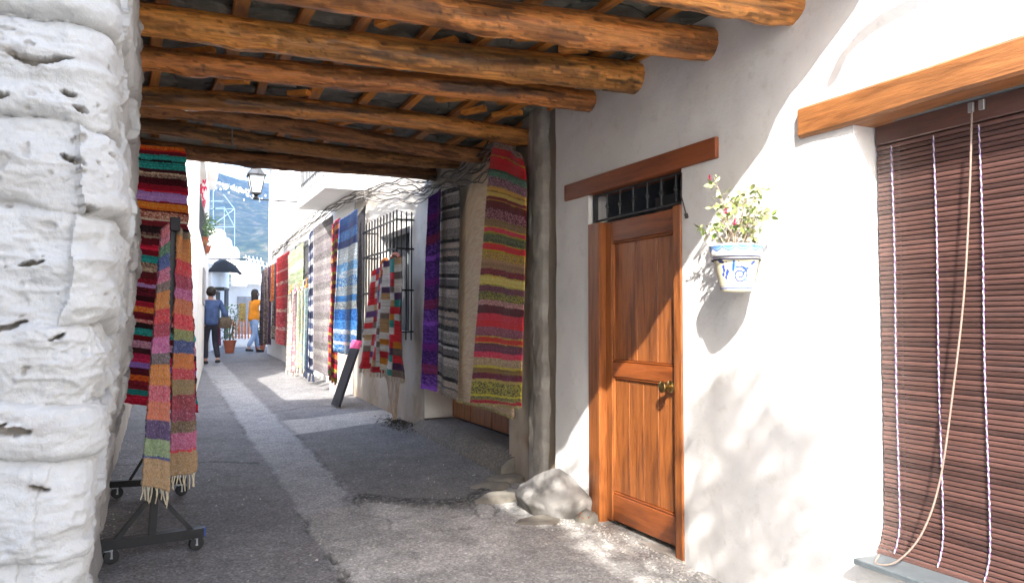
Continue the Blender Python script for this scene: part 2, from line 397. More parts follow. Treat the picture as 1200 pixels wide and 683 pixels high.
for k in range(110):
    px = random.gauss(277, 14); py = 213+(px-255)*.28+abs(random.gauss(0, 5)); r_ = sight(px, py)
    for t in np.arange(1200, 3300, 12.):
        p = CAM+r_*t; i = np.abs(mx-p.x).argmin(); j = np.abs(my-p.y).argmin()
        if MZ[i, j] > p.z: break
    else: continue
    s = random.uniform(.9, 2.); vb.box((p.x-s, p.y-s, MZ[i, j]-9), (p.x+s, p.y+s, MZ[i, j]+random.uniform(.8, 2.4)))
tag(vb.build('distant_village', M['far_white']), 'far white village houses scattered high on the blue mountain', 'village', kind='stuff')

# ------------------------------------------------------------------ whitewashed rubble wall on the left
def rubble():
    root = thing('stone_house', 'left house with lumpy whitewashed rubble wall beside the covered passage', 'house', (-1, 2.2, 0))
    L0 = 1.45; cr = .07
    s = axis([(-L0, -.34, .02), (-.34, .12, .003), (.12, .3, .006), (.3, 1., .008), (1., 3.4, .014)]); z = axis([(-.15, .6, .02), (.6, .74, .01), (.74, 2.2, .0033), (2.2, 3.25, .01)])
    SS, ZZ = np.meshgrid(s, z, indexing='ij')
    Y0 = 1.9
    # s<0 runs along the front face (X from the corner to the left), s>0 along the passage side
    ang = np.clip((SS+cr)/(2*cr), 0, 1)*PI/2
    a = cr*4/PI
    ex = np.where(SS < -cr, SS+cr-a, -a+a*np.sin(ang)); ex = np.where(SS > cr, 0, ex)
    ey = np.where(SS < -cr, 0, a-a*np.cos(ang)); ey = np.where(SS > cr, a+SS-cr, ey)
    nx = np.sin(ang); ny = -np.cos(ang)
    lean = -.045-.02*sst(1.9, 1.2, ZZ)-.235*sst(1.75, -.1, ZZ)*(.35+.65*sst(0, 1.5, SS))-.05*sst(-.1, .2, SS)*sst(1.6, .6, ZZ)
    lean = -.095-.01*sst(.3, 2., SS)-.17*(1-sst(-.1, 1.75, ZZ))*(.5+.5*sst(.0, 1.5, SS))
    # stones
    wz = ZZ+.07*fbm(SS*2, ZZ*1.5, 0, 101)+.012*fbm(SS*14, ZZ*14, 0, 102); ws = SS+.05*fbm(SS*4+5, ZZ*4, 0, 103)+.012*fbm(SS*15, ZZ*15, 0, 104)
    zz = -.2; rows = []; r = random.Random(5)
    while zz < 3.3: h = r.uniform(.12, .24); rows.append((zz, zz+h)); zz += h
    rid = np.zeros(SS.shape, int); dj = np.full(SS.shape, 9.); cell = np.zeros(SS.shape, int); cnt = 0
    tilt = {}
    for z0, z1 in rows:
        inr = (wz >= z0) & (wz < z1); x = -L0-.3+r.uniform(0, .2)
        while x < 3.6:
            wd = r.uniform(.35, .95); m_ = inr & (ws >= x) & (ws < x+wd); cnt += 1
            if m_.any():
                cell[m_] = cnt
                dd = np.minimum(np.minimum(wz-z0, z1-wz), np.minimum(ws-x, x+wd-ws)*1.0+.028); dj[m_] = dd[m_]
                tilt[cnt] = (r.uniform(-.14, .14), r.uniform(-.12, .1), r.uniform(-.012, .022), (z0+z1)/2, x+wd/2)
            x += wd
    fill = sst(-.15, .35, fbm(SS*1.7, ZZ*2.6, 0, 111))         # how far the joint is filled with whitewash
    rnd = .032
    hgt = np.sqrt(np.clip(1-(1-np.clip(dj/rnd, 0, 1))**2, 0, 1))
    dep = .006+.026*(1-fill)
    H = dep*(hgt-1)
    for c_, (tz, ts, off, zc, sc_) in tilt.items():
        m_ = cell == c_; H[m_] += (hgt[m_])*(off+tz*(ZZ[m_]-zc)*.5+ts*.35*(SS[m_]-sc_))
    H += .016*(.55-np.abs(fbm(SS*2.6, ZZ*7, 0, 171, 5, .55))*2.2)+.009*fbm(SS*6, ZZ*9, 0, 172, 5, .6)+.003*fbm(SS*60, ZZ*60, 0, 173, 3, .7)+.012*fbm(SS*2.6, ZZ*6, 0, 121, 4, .55)+.006*fbm(SS*12, ZZ*24, 0, 126, 4, .6)*sst(-.2, .3, fbm(SS*3, ZZ*3, 0, 127))+.004*fbm(SS*8, ZZ*16, 0, 122, 3)+.0022*fbm(SS*45, ZZ*45, 0, 124, 4, .6)*sst(-.3, .3, fbm(SS*4, ZZ*4, 0, 125))
    ledge = fbm(SS*5+1.5*ZZ, ZZ*16, 0, 130, 4, .6)              # horizontal cleavage of the schist
    H += .005*sst(.05, .3, ledge)-.007*sst(.3, .36, ledge)*sst(0, .3, fbm(SS*3, ZZ*3, 0, 131))
    pits = .6*sst(.46, .64, fbm(SS*22, ZZ*22, 0, 133, 3)); H -= .012*pits*sst(-.1, .3, fbm(SS*2, ZZ*2, 0, 134))
    deep = [(-.115, 1.955, .062, .008), (-.055, 1.89, .016, .006), (-.035, 1.862, .012, .007), (-.22, 1.87, .05, .008), (-.05, 1.735, .018, .007), (-.17, 1.372, .05, .006), (-.06, 1.36, .02, .005), (-.13, 1.17, .035, .009), (-.18, 1.185, .04, .005), (-.07, 1.038, .02, .006), (-.2, 1.0, .04, .006), (.03, 1.97, .005, .01), (-.12, 1.5, .02, .004), (-.02, 1.62, .01, .006)]
    dirtmask = np.zeros(SS.shape)
    for (s_, z_, lw, lh) in deep:
        w2 = ((SS-s_+.014*fbm(SS*30, ZZ*30, 0, 5))/lw)**2+((ZZ-z_-.014*np.sin((SS-s_)*26+z_*9)-.010*fbm(SS*34, ZZ*34, 0, 6, 5, .65))/lh)**2
        k = sst(1.15, .75, w2); H -= .032*k; dirtmask = np.maximum(dirtmask, np.maximum(k*.9, np.exp(-w2*.3)*sst(-.1, .4, fbm(SS*25, ZZ*25, 0, 9))))
    X = -0.0+ex+nx*H+lean; Yv = Y0+ey+ny*H
    nick = sst(.55, .62, fbm(SS*30, ZZ*38, 0, 163, 3))*sst(.0, .3, fbm(SS*3.5, ZZ*3.5, 0, 164)+.1); X = X-nx*.006*nick; Yv = Yv-ny*.006*nick
    dirtmask = np.maximum(dirtmask, nick*.7)
    hair_ = sst(.012, .0, np.abs(fbm(SS*5, ZZ*7, 0, 165, 4)))*sst(.05, .3, fbm(SS*2.5, ZZ*3, 0, 166)); dirtmask = np.maximum(dirtmask, hair_*.5)
    Pp = np.stack([X, Yv, ZZ], -1)
    c_ = np.ones(SS.shape+(3,)); dirt = np.array([.42, .33, .24])
    jd = sst(.45, .0, hgt)*(1-fill)*sst(.0, .5, fbm(SS*8, ZZ*8, 0, 141)); kk = np.clip(jd*.6+dirtmask*.75+pits*.35*sst(.1, .5, fbm(SS*3, ZZ*3, 0, 143)), 0, 1)[..., None]
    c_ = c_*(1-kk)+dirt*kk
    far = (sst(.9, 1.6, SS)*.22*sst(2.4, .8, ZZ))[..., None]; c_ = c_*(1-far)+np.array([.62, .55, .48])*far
    cc = cell[:-1, :-1]
    ids = [i for i in np.unique(cc)]
    for i in ids:
        mk_ = cc == i
        if mk_.sum() < 4: continue
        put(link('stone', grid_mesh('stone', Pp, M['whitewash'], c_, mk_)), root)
    # plastered wall further in, house body, roof edge
    y = axis([(5.15, 8.6, .04), (8.6, 16., .2)]); zq = axis([(-.05, 3.3, .04)]); YY, Zq = np.meshgrid(y, zq, indexing='ij')
    XX = -.33+.0125*(YY-5)+.02*fbm(YY*1.5, Zq*1.5, 0, 151)+.012*fbm(YY*7, Zq*7, 0, 152)
    cl = np.ones(YY.shape+(3,))*np.array([.8, .77, .73]); 
    put(link('plaster_wall', grid_mesh('plaster_wall', np.stack([XX, YY, Zq], -1), M['plaster_old'], cl)), root)
    bd = MB(); bd.box((-8, 2.6, -.2), (-.42, 8.3, 3.4)); bd.box((-8, 8.3, -.2), (-.36, 16, 3.3)); bd.box((-8, 2.02, 3.2), (-.16, 8.2, 3.22)); bd.box((-8, 1.93, -.2), (-1.44, 2.6, 3.22))
    put(bd.build('body', M['far_white']), root)
    return root
rubble()

# ------------------------------------------------------------------ covered passage: logs, battens, slates
def passage():
    root = thing('passage_roof', 'log and slate roof spanning the alley between the two houses', 'roof', (1.3, 5, 2.9))
    L = [(3.10, 2.80, .1, .1), (3.72, 3.42, .105, .115), (4.4, 4.1, .10, .125), (4.95, 4.7, .085, .095), (5.8, 5.77, .085, .09), (6.3, 6.58, .08, .09), (6.87, 7.42, .08, .09), (7.6, 8.2, .09, .1)]
    for i, (yl, yr, rl, rr) in enumerate(L):
        a = Vector((-.42, yl, 2.955+(.02 if i > 4 else 0))); b_ = Vector((2.98 if i != 4 else 2.9, yr, 2.955+(.07 if i > 5 else 0)))
        D = b_-a; ln = D.length; nu, nv = 260, 40
        U, V = np.meshgrid(np.linspace(0, 1, nu), np.arange(nv)/(nv)*2*PI, indexing='ij')
        R_ = (rl+(rr-rl)*U)*.83
        R_ = R_*(1+.055*fbm(U*5, np.cos(V), np.sin(V)+i*3, 201+i, 3)+.03*fbm(U*26, np.cos(V)*2, np.sin(V)*2, 211+i, 3))
        r = random.Random(40+i)
        for q in range(6):    # knots
            ku = r.uniform(.05, .95); kv = r.uniform(PI*.9, PI*2.1); dv = np.arctan2(np.sin(V-kv), np.cos(V-kv))
            e = ((U-ku)*ln/.055)**2+(dv*R_/.045)**2; R_ = R_+.022*np.exp(-e*.6)-.016*np.exp(-e*3)
        rec = sst(.04, .09, fbm(U*9, np.cos(V)*1.6, np.sin(V)*1.6+5*i, 241+i, 5, .62))   # where the outer wood has flaked off
        rec2 = sst(.02, .05, fbm(U*30, np.cos(V)*4, np.sin(V)*4+5*i, 246+i, 4, .65))
        R_ = R_-.004*rec-.0025*rec2
        fs = np.abs(fbm(U*4, V*2.6, i, 251, 3)); cr = sst(.035, .0, fs)*sst(-.1, .15, fbm(U*3, V, i, 252)); R_ = R_-.008*cr
        dk_ = sst(.12, .3, fbm(U*4, np.cos(V), np.sin(V), 255+i, 4))[..., None]
        sp_ = sst(.02, .0, np.abs(fbm(U*7, V*5, i+.5, 258, 4)))*sst(-.05, .15, fbm(U*5, V*1.5, i, 259)); R_ = R_-.004*sp_
        cc_ = np.array([1., (1., .93, 1.04, .9, 1., .95, 1.05, .97)[i], 1.])*(1., .92, 1., .9, .85, .9, .85, .8)[i]*(1-.65*sp_)[..., None]*(1-.45*rec-.18*rec2)[..., None]*(1-.75*cr)[..., None]*(1-.6*dk_)*(1+.25*fbm(U*14, np.cos(V)*3, np.sin(V)*3, 257+i, 3))[..., None]
        bx = .03*np.sin(U*PI*1.3+i*2)+.012*fbm(U*3, i*1., 0, 261); bz = .022*np.sin(U*PI*1.7+i*1.3)-.012
        Pq = np.stack([U*ln, np.cos(V)*R_+bx, np.sin(V)*R_+bz], -1)
        idx = np.arange(nu*nv).reshape(nu, nv); n2 = np.roll(idx, -1, 1)
        q4 = np.stack([idx[:-1], idx[1:], n2[1:], n2[:-1]], -1).reshape(-1, 4)
        me = mesh('beam', Pq.reshape(-1, 3), q4, M['beam'] if i < 5 else M['beam_dull'], True, cc_)
        o = link('beam', me); o.location = a; o.rotation_euler = (0, -math.asin(D.z/ln), math.atan2(D.y, D.x))
        put(o, root)
        # sawn ends where a beam shows one
    # battens running along the passage
    r = random.Random(3); bm_ = MB(); bm_.box((-.5, -.025, -.022), (.5, .025, .022), .004); bme = bm_.build('batten', M['lath'], mesh_only=True)
    bm2 = mesh('batten', [(p[1], p[0], p[2]) for p in bm_.v], [q[::-1] for q in bm_.f], M['lath'])
    x = -.28
    while x < 2.9:
        y = 2.12
        while y < 8.1:
            ln = r.uniform(1., 1.7); ln = min(ln, 8.28-y)
            o = copy_to(bm2, 'batten', None); o.scale = (r.uniform(1.1, 1.7), ln, 1); o.location = (x+r.uniform(-.03, .03), y+ln/2, 3.085+r.uniform(-.006, .006))
            o.rotation_euler = (0, 0, r.uniform(-.05, .05)); put(o, root); y += ln-.05
        x += r.uniform(.27, .42)
    # short blocking pieces laid the other way
    for k in range(46):
        o = copy_to(bm2, 'batten', None); o.scale = (1.3, r.uniform(.14, .3), .9); o.location = (r.uniform(-.1, 2.7), r.uniform(2.3, 8), 3.06)
        o.rotation_euler = (r.uniform(-.1, .1), 0, r.uniform(.5, 1.2)); put(o, root)
    # slates
    meshes = []
    for k in range(7):
        nn = 9; pts = [(math.cos(2*PI*j/nn)*r.uniform(.85, 1.1)*.24, math.sin(2*PI*j/nn)*r.uniform(.8, 1.1)*.2) for j in range(nn)]
        sm = MB(); 
        lo = [(x_*.96, y_*.96, -.012) for x_, y_ in pts]; mid = [(x_, y_, .0) for x_, y_ in pts]; hi = [(x_*.98, y_*.98, .012) for x_, y_ in pts]
        fs = [tuple(range(nn))[::-1]]+[(j, (j+1) % nn, nn+(j+1) % nn, nn+j) for j in range(nn)]+[(nn+j, nn+(j+1) % nn, 2*nn+(j+1) % nn, 2*nn+j) for j in range(nn)]+[tuple(range(2*nn, 3*nn))]
        sm.add(lo+mid+hi, fs); meshes.append(sm.build('slate', M['slate'], mesh_only=True))
    y = 2.25
    while y < 8.25:
        x = -.4
        while x < 3.:
            o = copy_to(r.choice(meshes), 'slate'); o.location = (x+r.uniform(-.05, .05), y+r.uniform(-.05, .05), 3.125+r.uniform(-.006, .012))
            o.rotation_euler = (r.uniform(-.07, .07), r.uniform(-.07, .07), r.uniform(-.5, .5)+(PI if r.random() < .5 else 0)); o.scale = (r.uniform(.85, 1.2),)*2+(1,)
            put(o, root); x += .33
        y += .29
    d = MB(); d.box((-.44, 2.06, 3.15), (3.02, 8.3, 3.19)); put(d.build('roof_deck', M['plaster_rough']), root)
    d = MB(); d.add([(-.44, 7.66, 2.98), (2.9, 8.27, 3.06), (2.9, 8.27, 3.16), (-.44, 7.66, 3.16), (-.44, 8.29, 2.98), (2.9, 8.3, 3.06), (2.9, 8.3, 3.16), (-.44, 8.29, 3.16)], [(0, 1, 2, 3), (4, 7, 6, 5), (0, 4, 5, 1)]); put(d.build('end_fill', M['plaster_rough']), root)
    d = MB()
    for q in range(1):
        d.tube([(.55, 6.5, 2.92), (.55, 6.5, 2.83), (.56, 6.5, 2.79), (.545, 6.5, 2.77)], .006, 6)
    put(d.build('hook', M['steel'], auto=30), root)
passage()

# ------------------------------------------------------------------ house with the door
def sheet(name, Yc, Zc, Xf, holes, mat, colf=None, amp=(.006, .0025), seed=0):
    YY, ZZ = np.meshgrid(Yc, Zc, indexing='ij')
    edge = np.ones(YY.shape)
    for (y0, y1, z0, z1) in holes:
        dd = np.maximum(np.maximum(y0-YY, YY-y1), np.maximum(z0-ZZ, ZZ-z1)); edge *= sst(0, .06, np.abs(dd))
    X = Xf+(amp[0]*fbm(YY*1.3, ZZ*1.3, 0, seed)+amp[1]*fbm(YY*7, ZZ*7, 0, seed+9)*1.)*edge
    yc = (Yc[:-1]+Yc[1:])/2; zc = (Zc[:-1]+Zc[1:])/2; YC, ZC = np.meshgrid(yc, zc, indexing='ij')
    mk_ = np.ones(YC.shape, bool)
    for (y0, y1, z0, z1) in holes: mk_ &= ~((YC > y0) & (YC < y1) & (ZC > z0) & (ZC < z1))
    c_ = None if colf is None else colf(YY, ZZ)
    return grid_mesh(name, np.stack([X, YY, ZZ], -1), mat, c_, mk_)
def lines(a, b_, st, extra):
    v = list(np.arange(a, b_, st))+[b_]+list(extra); v = np.unique(np.round(np.array(v), 4))
    keep = [v[0]]
    for q in v[1:]:
        if q-keep[-1] < st*.3:
            if any(abs(q-e) < 1e-3 for e in extra): keep[-1] = q
            continue
        keep.append(q)
    return np.array(keep)
def reveal(mb, y0, y1, z0, z1, xa, xb, bottom=True):
    mb.add([(xa, y0, z0), (xb, y0, z0), (xb, y0, z1), (xa, y0, z1)], [(0, 1, 2, 3)])
    mb.add([(xa, y1, z0), (xb, y1, z0), (xb, y1, z1), (xa, y1, z1)], [(3, 2, 1, 0)])
    mb.add([(xa, y0, z1), (xb, y0, z1), (xb, y1, z1), (xa, y1, z1)], [(0, 1, 2, 3)])
    if bottom: mb.add([(xa, y0, z0), (xb, y0, z0), (xb, y1, z0), (xa, y1, z0)], [(3, 2, 1, 0)])
DY0, DY1, DZ = 3.672, 4.75, 2.29          # door opening incl. transom
WY0, WY1, WZ0, WZ1 = 1.0, 2.44, .36, 2.28   # window opening
def house():
    H = thing('white_house', 'smooth white house with varnished door and blinded tall window', 'house', (3.2, 3.5, 0))
    holes = [(DY0, DY1, -.3, DZ), (WY0, WY1, WZ0, WZ1)]
    Yc = lines(-.6, 5.24, .03, [DY0, DY1, WY0, WY1]); Zc = lines(-.2, 3.4, .03, [DZ, WZ0, WZ1])
    put(link('wall', sheet('wall', Yc, Zc, XW, holes, M['plaster'], amp=(.02, .005), seed=300)), H)
    rv = MB(); reveal(rv, DY0, DY1, -.2, DZ, XW, XW+.16, False); put(rv.build('reveal', M['plaster']), H)
    rv = MB(); reveal(rv, WY0, WY1, WZ0, WZ1, XW, XW+.3); put(rv.build('reveal', M['plaster']), H)
    up = MB(); up.box((XW+.004, -.6, 3.4), (6, 5.24, 5.2)); up.box((XW+.35, -.6, -.2), (6, .8, 3.4)); up.box((XW+.3, -5, -.3), (6, -.6, 5.2))
    put(up.build('upper_wall', M['plaster']), H)
    # dark rooms behind
    rm = MB()
    for (y0, y1, z0, z1, xa, xb) in ((WY0-.05, WY1+.05, WZ0-.05, WZ1+.05, XW+.3, XW+1.6),):
        rm.add([(xb, y0, z0), (xb, y1, z0), (xb, y1, z1), (xb, y0, z1), (xa, y0, z0), (xa, y1, z0), (xa, y1, z1), (xa, y0, z1)], [(0, 1, 2, 3), (0, 4, 5, 1), (3, 2, 6, 7), (0, 3, 7, 4), (1, 5, 6, 2)])
    put(rm.build('window_room', M['dark_in']), H)
    rm = MB(); y0, y1, z0, z1, xa, xb = DY0-.4, DY1+.5, -.1, 2.6, XW+.16, XW+1.3
    rm.add([(xb, y0, z0), (xb, y1, z0), (xb, y1, z1), (xb, y0, z1), (xa, y0, z0), (xa, y1, z0), (xa, y1, z1), (xa, y0, z1)], [(0, 1, 2, 3), (0, 4, 5, 1), (3, 2, 6, 7), (0, 3, 7, 4), (1, 5, 6, 2)])
    put(rm.build('hall', M['grey_in']), H)
    rm = MB(); rm.box((XW+.5, 3.6, 1.9), (XW+.6, 4.2, 2.35)); rm.box((XW+.19, 3.775, 2.05), (XW+.3, 4.2, 2.2)); put(rm.build('inner_shelf', M['dark_in']), H)
    # lintels
    l = MB(); l.box((XW-.022, 3.34, 2.285), (XW+.155, 5.07, 2.405), .005); put(l.build('lintel', M['lintel_red']), H)['label'] = 'reddish plank lintel'
    nu = 60; U = np.linspace(0, 1, nu); ys = .55+(2.735-.55)*U; ring = []
    v = []; f = []
    for i, (u, y) in enumerate(zip(U, ys)):
        z0 = 2.262+.012*float(fbm(u*3, 0, 0, 7)); z1 = 2.405-.012*(1-u)*0+.006*float(fbm(u*4, 3, 0, 8)); xf = XW-.035+.008*float(fbm(u*5, 5, 0, 9)); xb = XW+.28; c_ = .012
        for p in ((xf+c_, z0), (xb, z0), (xb, z1), (xf+c_, z1), (xf, z1-c_), (xf, z0+c_)): v.append((p[0], y, p[1]))
    for i in range(nu-1):
        for k in range(6): f.append((i*6+k, i*6+(k+1) % 6, (i+1)*6+(k+1) % 6, (i+1)*6+k))
    f += [tuple(range(6))[::-1], tuple((nu-1)*6+k for k in range(6))]
    l = MB(); l.add(v, f); put(l.build('lintel', M['lintel'], auto=30), H)['label'] = 'thick orange log lintel over the window'
    # door
    D = bpy.data.objects.new('door', None); C.objects.link(D); D.location = (XW+.06, 4.2, 0); put(D, H)
    D['label'] = 'varnished wooden panel door'
    xf = XW+.045
    def bx(name, y0, y1, z0, z1, x0, x1, mat, ch=.004):
        k = MB(); k.box((x0-xf, y0-(y0+y1)/2, z0-(z0+z1)/2), (x1-xf, (y1-y0)/2, (z1-z0)/2), ch); o = k.build(name, mat); o.location = (xf, (y0+y1)/2, (z0+z1)/2); put(o, D); return o
    # frame
    bx('frame_post', 4.595, 4.747, -.02, 2.075, XW-.008, XW+.1, M['door'], .006); bx('frame_post', 3.675, 3.752, -.06, 2.075, XW-.008, XW+.1, M['door'], .006)
    # leaf
    y0, y1 = 3.758, 4.59
    bx('stile', y1-.075, y1, .02, 2.07, xf, xf+.05, M['door']); bx('stile', y0, y0+.06, .02, 2.07, xf, xf+.05, M['door'])
    bx('rail', y0+.062, y1-.077, 1.93, 2.07, xf, xf+.05, M['door_h']); bx('rail', y0+.062, y1-.077, 1.005, 1.105, xf, xf+.05, M['door_h']); bx('rail', y0+.062, y1-.077, .03, .205, xf+.001, xf+.05, M['door_h'])
    ya, yb = y0+.062, y1-.077
    for (z0, z1, cuts) in ((1.108, 1.927, (0, .27, .6, 1)), (.208, 1.002, (0, .27, .5, .74, 1))):
        for c0, c1 in zip(cuts[:-1], cuts[1:]):
            bx('plank', ya+(yb-ya)*c0+.0012, ya+(yb-ya)*c1-.0012, z0+.012, z1-.012, xf+.02, xf+.04, M['door'], .004)
        # thin beads round the panel
        for (a0, a1, b0, b1) in ((ya, yb, z0, z0+.011), (ya, yb, z1-.011, z1)): bx('bead', a0, a1, b0, b1, xf+.006, xf+.03, M['door_h'], .003)
        for (a0, a1) in ((ya, ya+.011), (yb-.011, yb)): bx('bead', a0, a1, z0+.012, z1-.012, xf+.006, xf+.03, M['door'], .003)
    # knob
    kb = MB(); Mk = Matrix.Translation((xf, 3.855, .985)) @ Matrix.Rotation(-PI/2, 4, 'Y')
    kb.lathe([(.036, -.001), (.038, .004), (.034, .009), (.026, .011), (.016, .014), (.014, .034), (.02, .040), (.033, .05), (.036, .06), (.033, .068), (.024, .072), (.008, .073)], 28, Mk)
    put(kb.build('knob', M['brass'], auto=40), D)
    th = MB(); th.box((XW-.01, DY0, -.1), (XW+.2, DY1, .012-.02), .004); put(th.build('threshold', M['paving_flat'] if 'paving_flat' in M else M['plaster_rough']), H)
    # transom grille
    T = bpy.data.objects.new('transom_grille', None); C.objects.link(T); T.location = (XW+.05, 4.2, 2.18); put(T, H)
    k = MB(); k.box((XW+.04, 3.68, 2.09), (XW+.06, 4.74, 2.1)); k.box((XW+.04, 3.68, 2.27), (XW+.06, 4.74, 2.28)); k.box((XW+.03, 4.71, 2.08), (XW+.06, 4.735, 2.285)); k.box((XW+.03, 3.68, 2.08), (XW+.045, 3.69, 2.285))
    put(k.build('grille_frame', M['grey_iron']), T)
    for y in (3.79, 3.94, 4.09, 4.25, 4.41, 4.57):
        k = MB(); pr = [(.0075, 0), (.0075, .05), (.011, .054), (.0085, .06), (.016, .07), (.017, .075), (.0085, .087), (.012, .092), (.0075, .096), (.0075, .16)]
        k.lathe(pr, 10, Matrix.Translation((XW+.05, y, 2.11))); put(k.build('baluster', M['grey_iron'], auto=40), T)
    k = MB(); k.tube([(XW-.004, 3.665, 2.26), (XW-.012, 3.66, 2.12), (XW-.008, 3.63, 2.03), (XW-.01, 3.615, 1.995)], .004, 6); k.tube([(XW-.01, 3.62, 2.01), (XW-.012, 3.61, 1.985)], .011, 8)
    tag(k.build('hanging_wire', M['cable_dk'], auto=40), 'short dark wire hanging beside the top of the door', 'wire')
    # window sill board
    k = MB(); k.box((XW-.078, .9, .344), (XW+.29, 2.41, .368), .004); put(k.build('window_sill', M['sill'], auto=30), H)
    return H
house()

def blind():
    B = thing('roller_blind', 'brown wooden slat blind hanging in the tall window', 'blind', (XW+.12, 1.7, 1.3))
    y0, y1 = 1.03, 2.425
    # one slat, gently bowed, its lower edge proud
    ny = 14; prof = [(.0015, .0086), (-.0015, .0084), (-.003, .0045), (-.0035, 0), (-.003, -.0045), (-.0015, -.0084), (.0015, -.0086), (.0022, 0)]
    v = []; f = []; L = y1-y0
    for i in range(ny):
        for (x, z) in prof: v.append((x, -L/2+L*i/(ny-1), z))
    k = len(prof)
    for i in range(ny-1):
        for j in range(k): f.append((i*k+j, i*k+(j+1) % k, (i+1)*k+(j+1) % k, (i+1)*k+j))
    f += [tuple(range(k))[::-1], tuple((ny-1)*k+j for j in range(k))]
    me = mesh('slat', v, [q[::-1] for q in f], M['slat'], auto=50)
    # path: straight down then swinging out over the sill
    pts = []; x, z, an = XW+.135, 2.16, 0.; st = .0208
    while z > .375 and len(pts) < 110:
        pts.append((x, z, an)); 
        tgt = 0 if z > .56 else min(.7, (.56-z)/.2*.8)
        if z > .56: tgt = .012*math.sin(z*3)
        an += (tgt-an)*.4; x -= st*math.sin(an); z -= st*math.cos(an)
    r = random.Random(2)
    for (x, z, an) in pts:
        o = copy_to(me, 'slat'); o.location = (x, (y0+y1)/2+r.uniform(-.003, .003), z); o.rotation_euler = (r.uniform(-.0012, .0012), an+r.uniform(-.03, .03), 0); put(o, B)
    hb = MB(); hb.box((XW+.125, y0, 2.175), (XW+.165, y1+.005, 2.275), .004); put(hb.build('head_board', M['slat']), B)
    hb = MB(); hb.box((XW+.1, y0, 2.262), (XW+.125, y1, 2.28), .002); put(hb.build('head_rail', M['sill']), B)
    hb = MB(); hb.box((pts[-1][0]-.012, y0, pts[-1][1]-.03), (pts[-1][0]+.012, y1, pts[-1][1]-.005), .004); put(hb.build('bottom_bar', M['slat']), B)
    yk = RX(1141, 130, XW+.1).y
    for yc in (yk-.022, yk+.022):
        q = MB(); q.box((XW+.112, yc-.012, 2.215), (XW+.124, yc+.012, 2.255), .002); put(q.build('pulley_bracket', M['steel']), B)
    # twisted cords
    def twist(yc, x_off=-.012, lo=None):
        a = MB(); b_ = MB()
        P_ = [Vector((x+x_off*math.cos(an), yc+.004*math.sin(z*5+yc), z+x_off*math.sin(an)*0)) for (x, z, an) in pts]
        Q = []
        for p, q in zip(P_[:-1], P_[1:]):
            for t in (0, .33, .67): Q.append(p.lerp(q, t))
        A = []; B_ = []
        for i, p in enumerate(Q):
            ph = i*PI/3.2; o_ = Vector((math.cos(ph), math.sin(ph), 0))*.0019; A.append(p+o_); B_.append(p-o_)
        a.tube(A, .0019, 5); b_.tube(B_, .0019, 5)
        o = put(a.build('lift_cord', M['cord'], auto=60), B); o2 = b_.build('cord_strand', M['cordw'], auto=60); put(o2, B)
    for px in (1048, 1098, 1152): twist(RX(px, 380, XW+.12).y)
    # draw rope: two falls joining, caught over the sill at the left
    def bez(P_, n=26):
        out = []
        for i in range(n+1):
            t = i/n; q = [Vector(p) for p in P_]
            while len(q) > 1: q = [q[k].lerp(q[k+1], t) for k in range(len(q)-1)]
            out.append(q[0])
        return out
    rp = MB(); xr = XW+.10
    top = RX(1139, 130, xr); s1 = RX(1136, 230, xr-.01); s1b = RX(1130, 340, xr-.015); s2 = RX(1119, 440, xr-.02); s3 = RX(1102, 560, xr-.03); s4 = RX(1080, 625, XW+.02); s5 = RX(1050, 658, XW-.03); s6 = RX(1026, 660, XW-.05); s7 = RX(1030, 650, XW+.0)
    K = [top, s1, s1b, s2, s3, s4, s5, s6, s7]
    out = []
    for i in range(len(K)-1):
        p0 = K[max(i-1, 0)]; p1 = K[i]; p2 = K[i+1]; p3 = K[min(i+2, len(K)-1)]
        for t in np.linspace(0, 1, 9)[:-1]:
            out.append(.5*((2*p1)+(p2-p0)*t+(2*p0-5*p1+4*p2-p3)*t*t+(3*p1-p0-3*p2+p3)*t**3))
    out.append(K[-1]); rp.tube(out, .0042, 7)
    put(rp.build('draw_rope', M['rope'], auto=60), B)
blind()

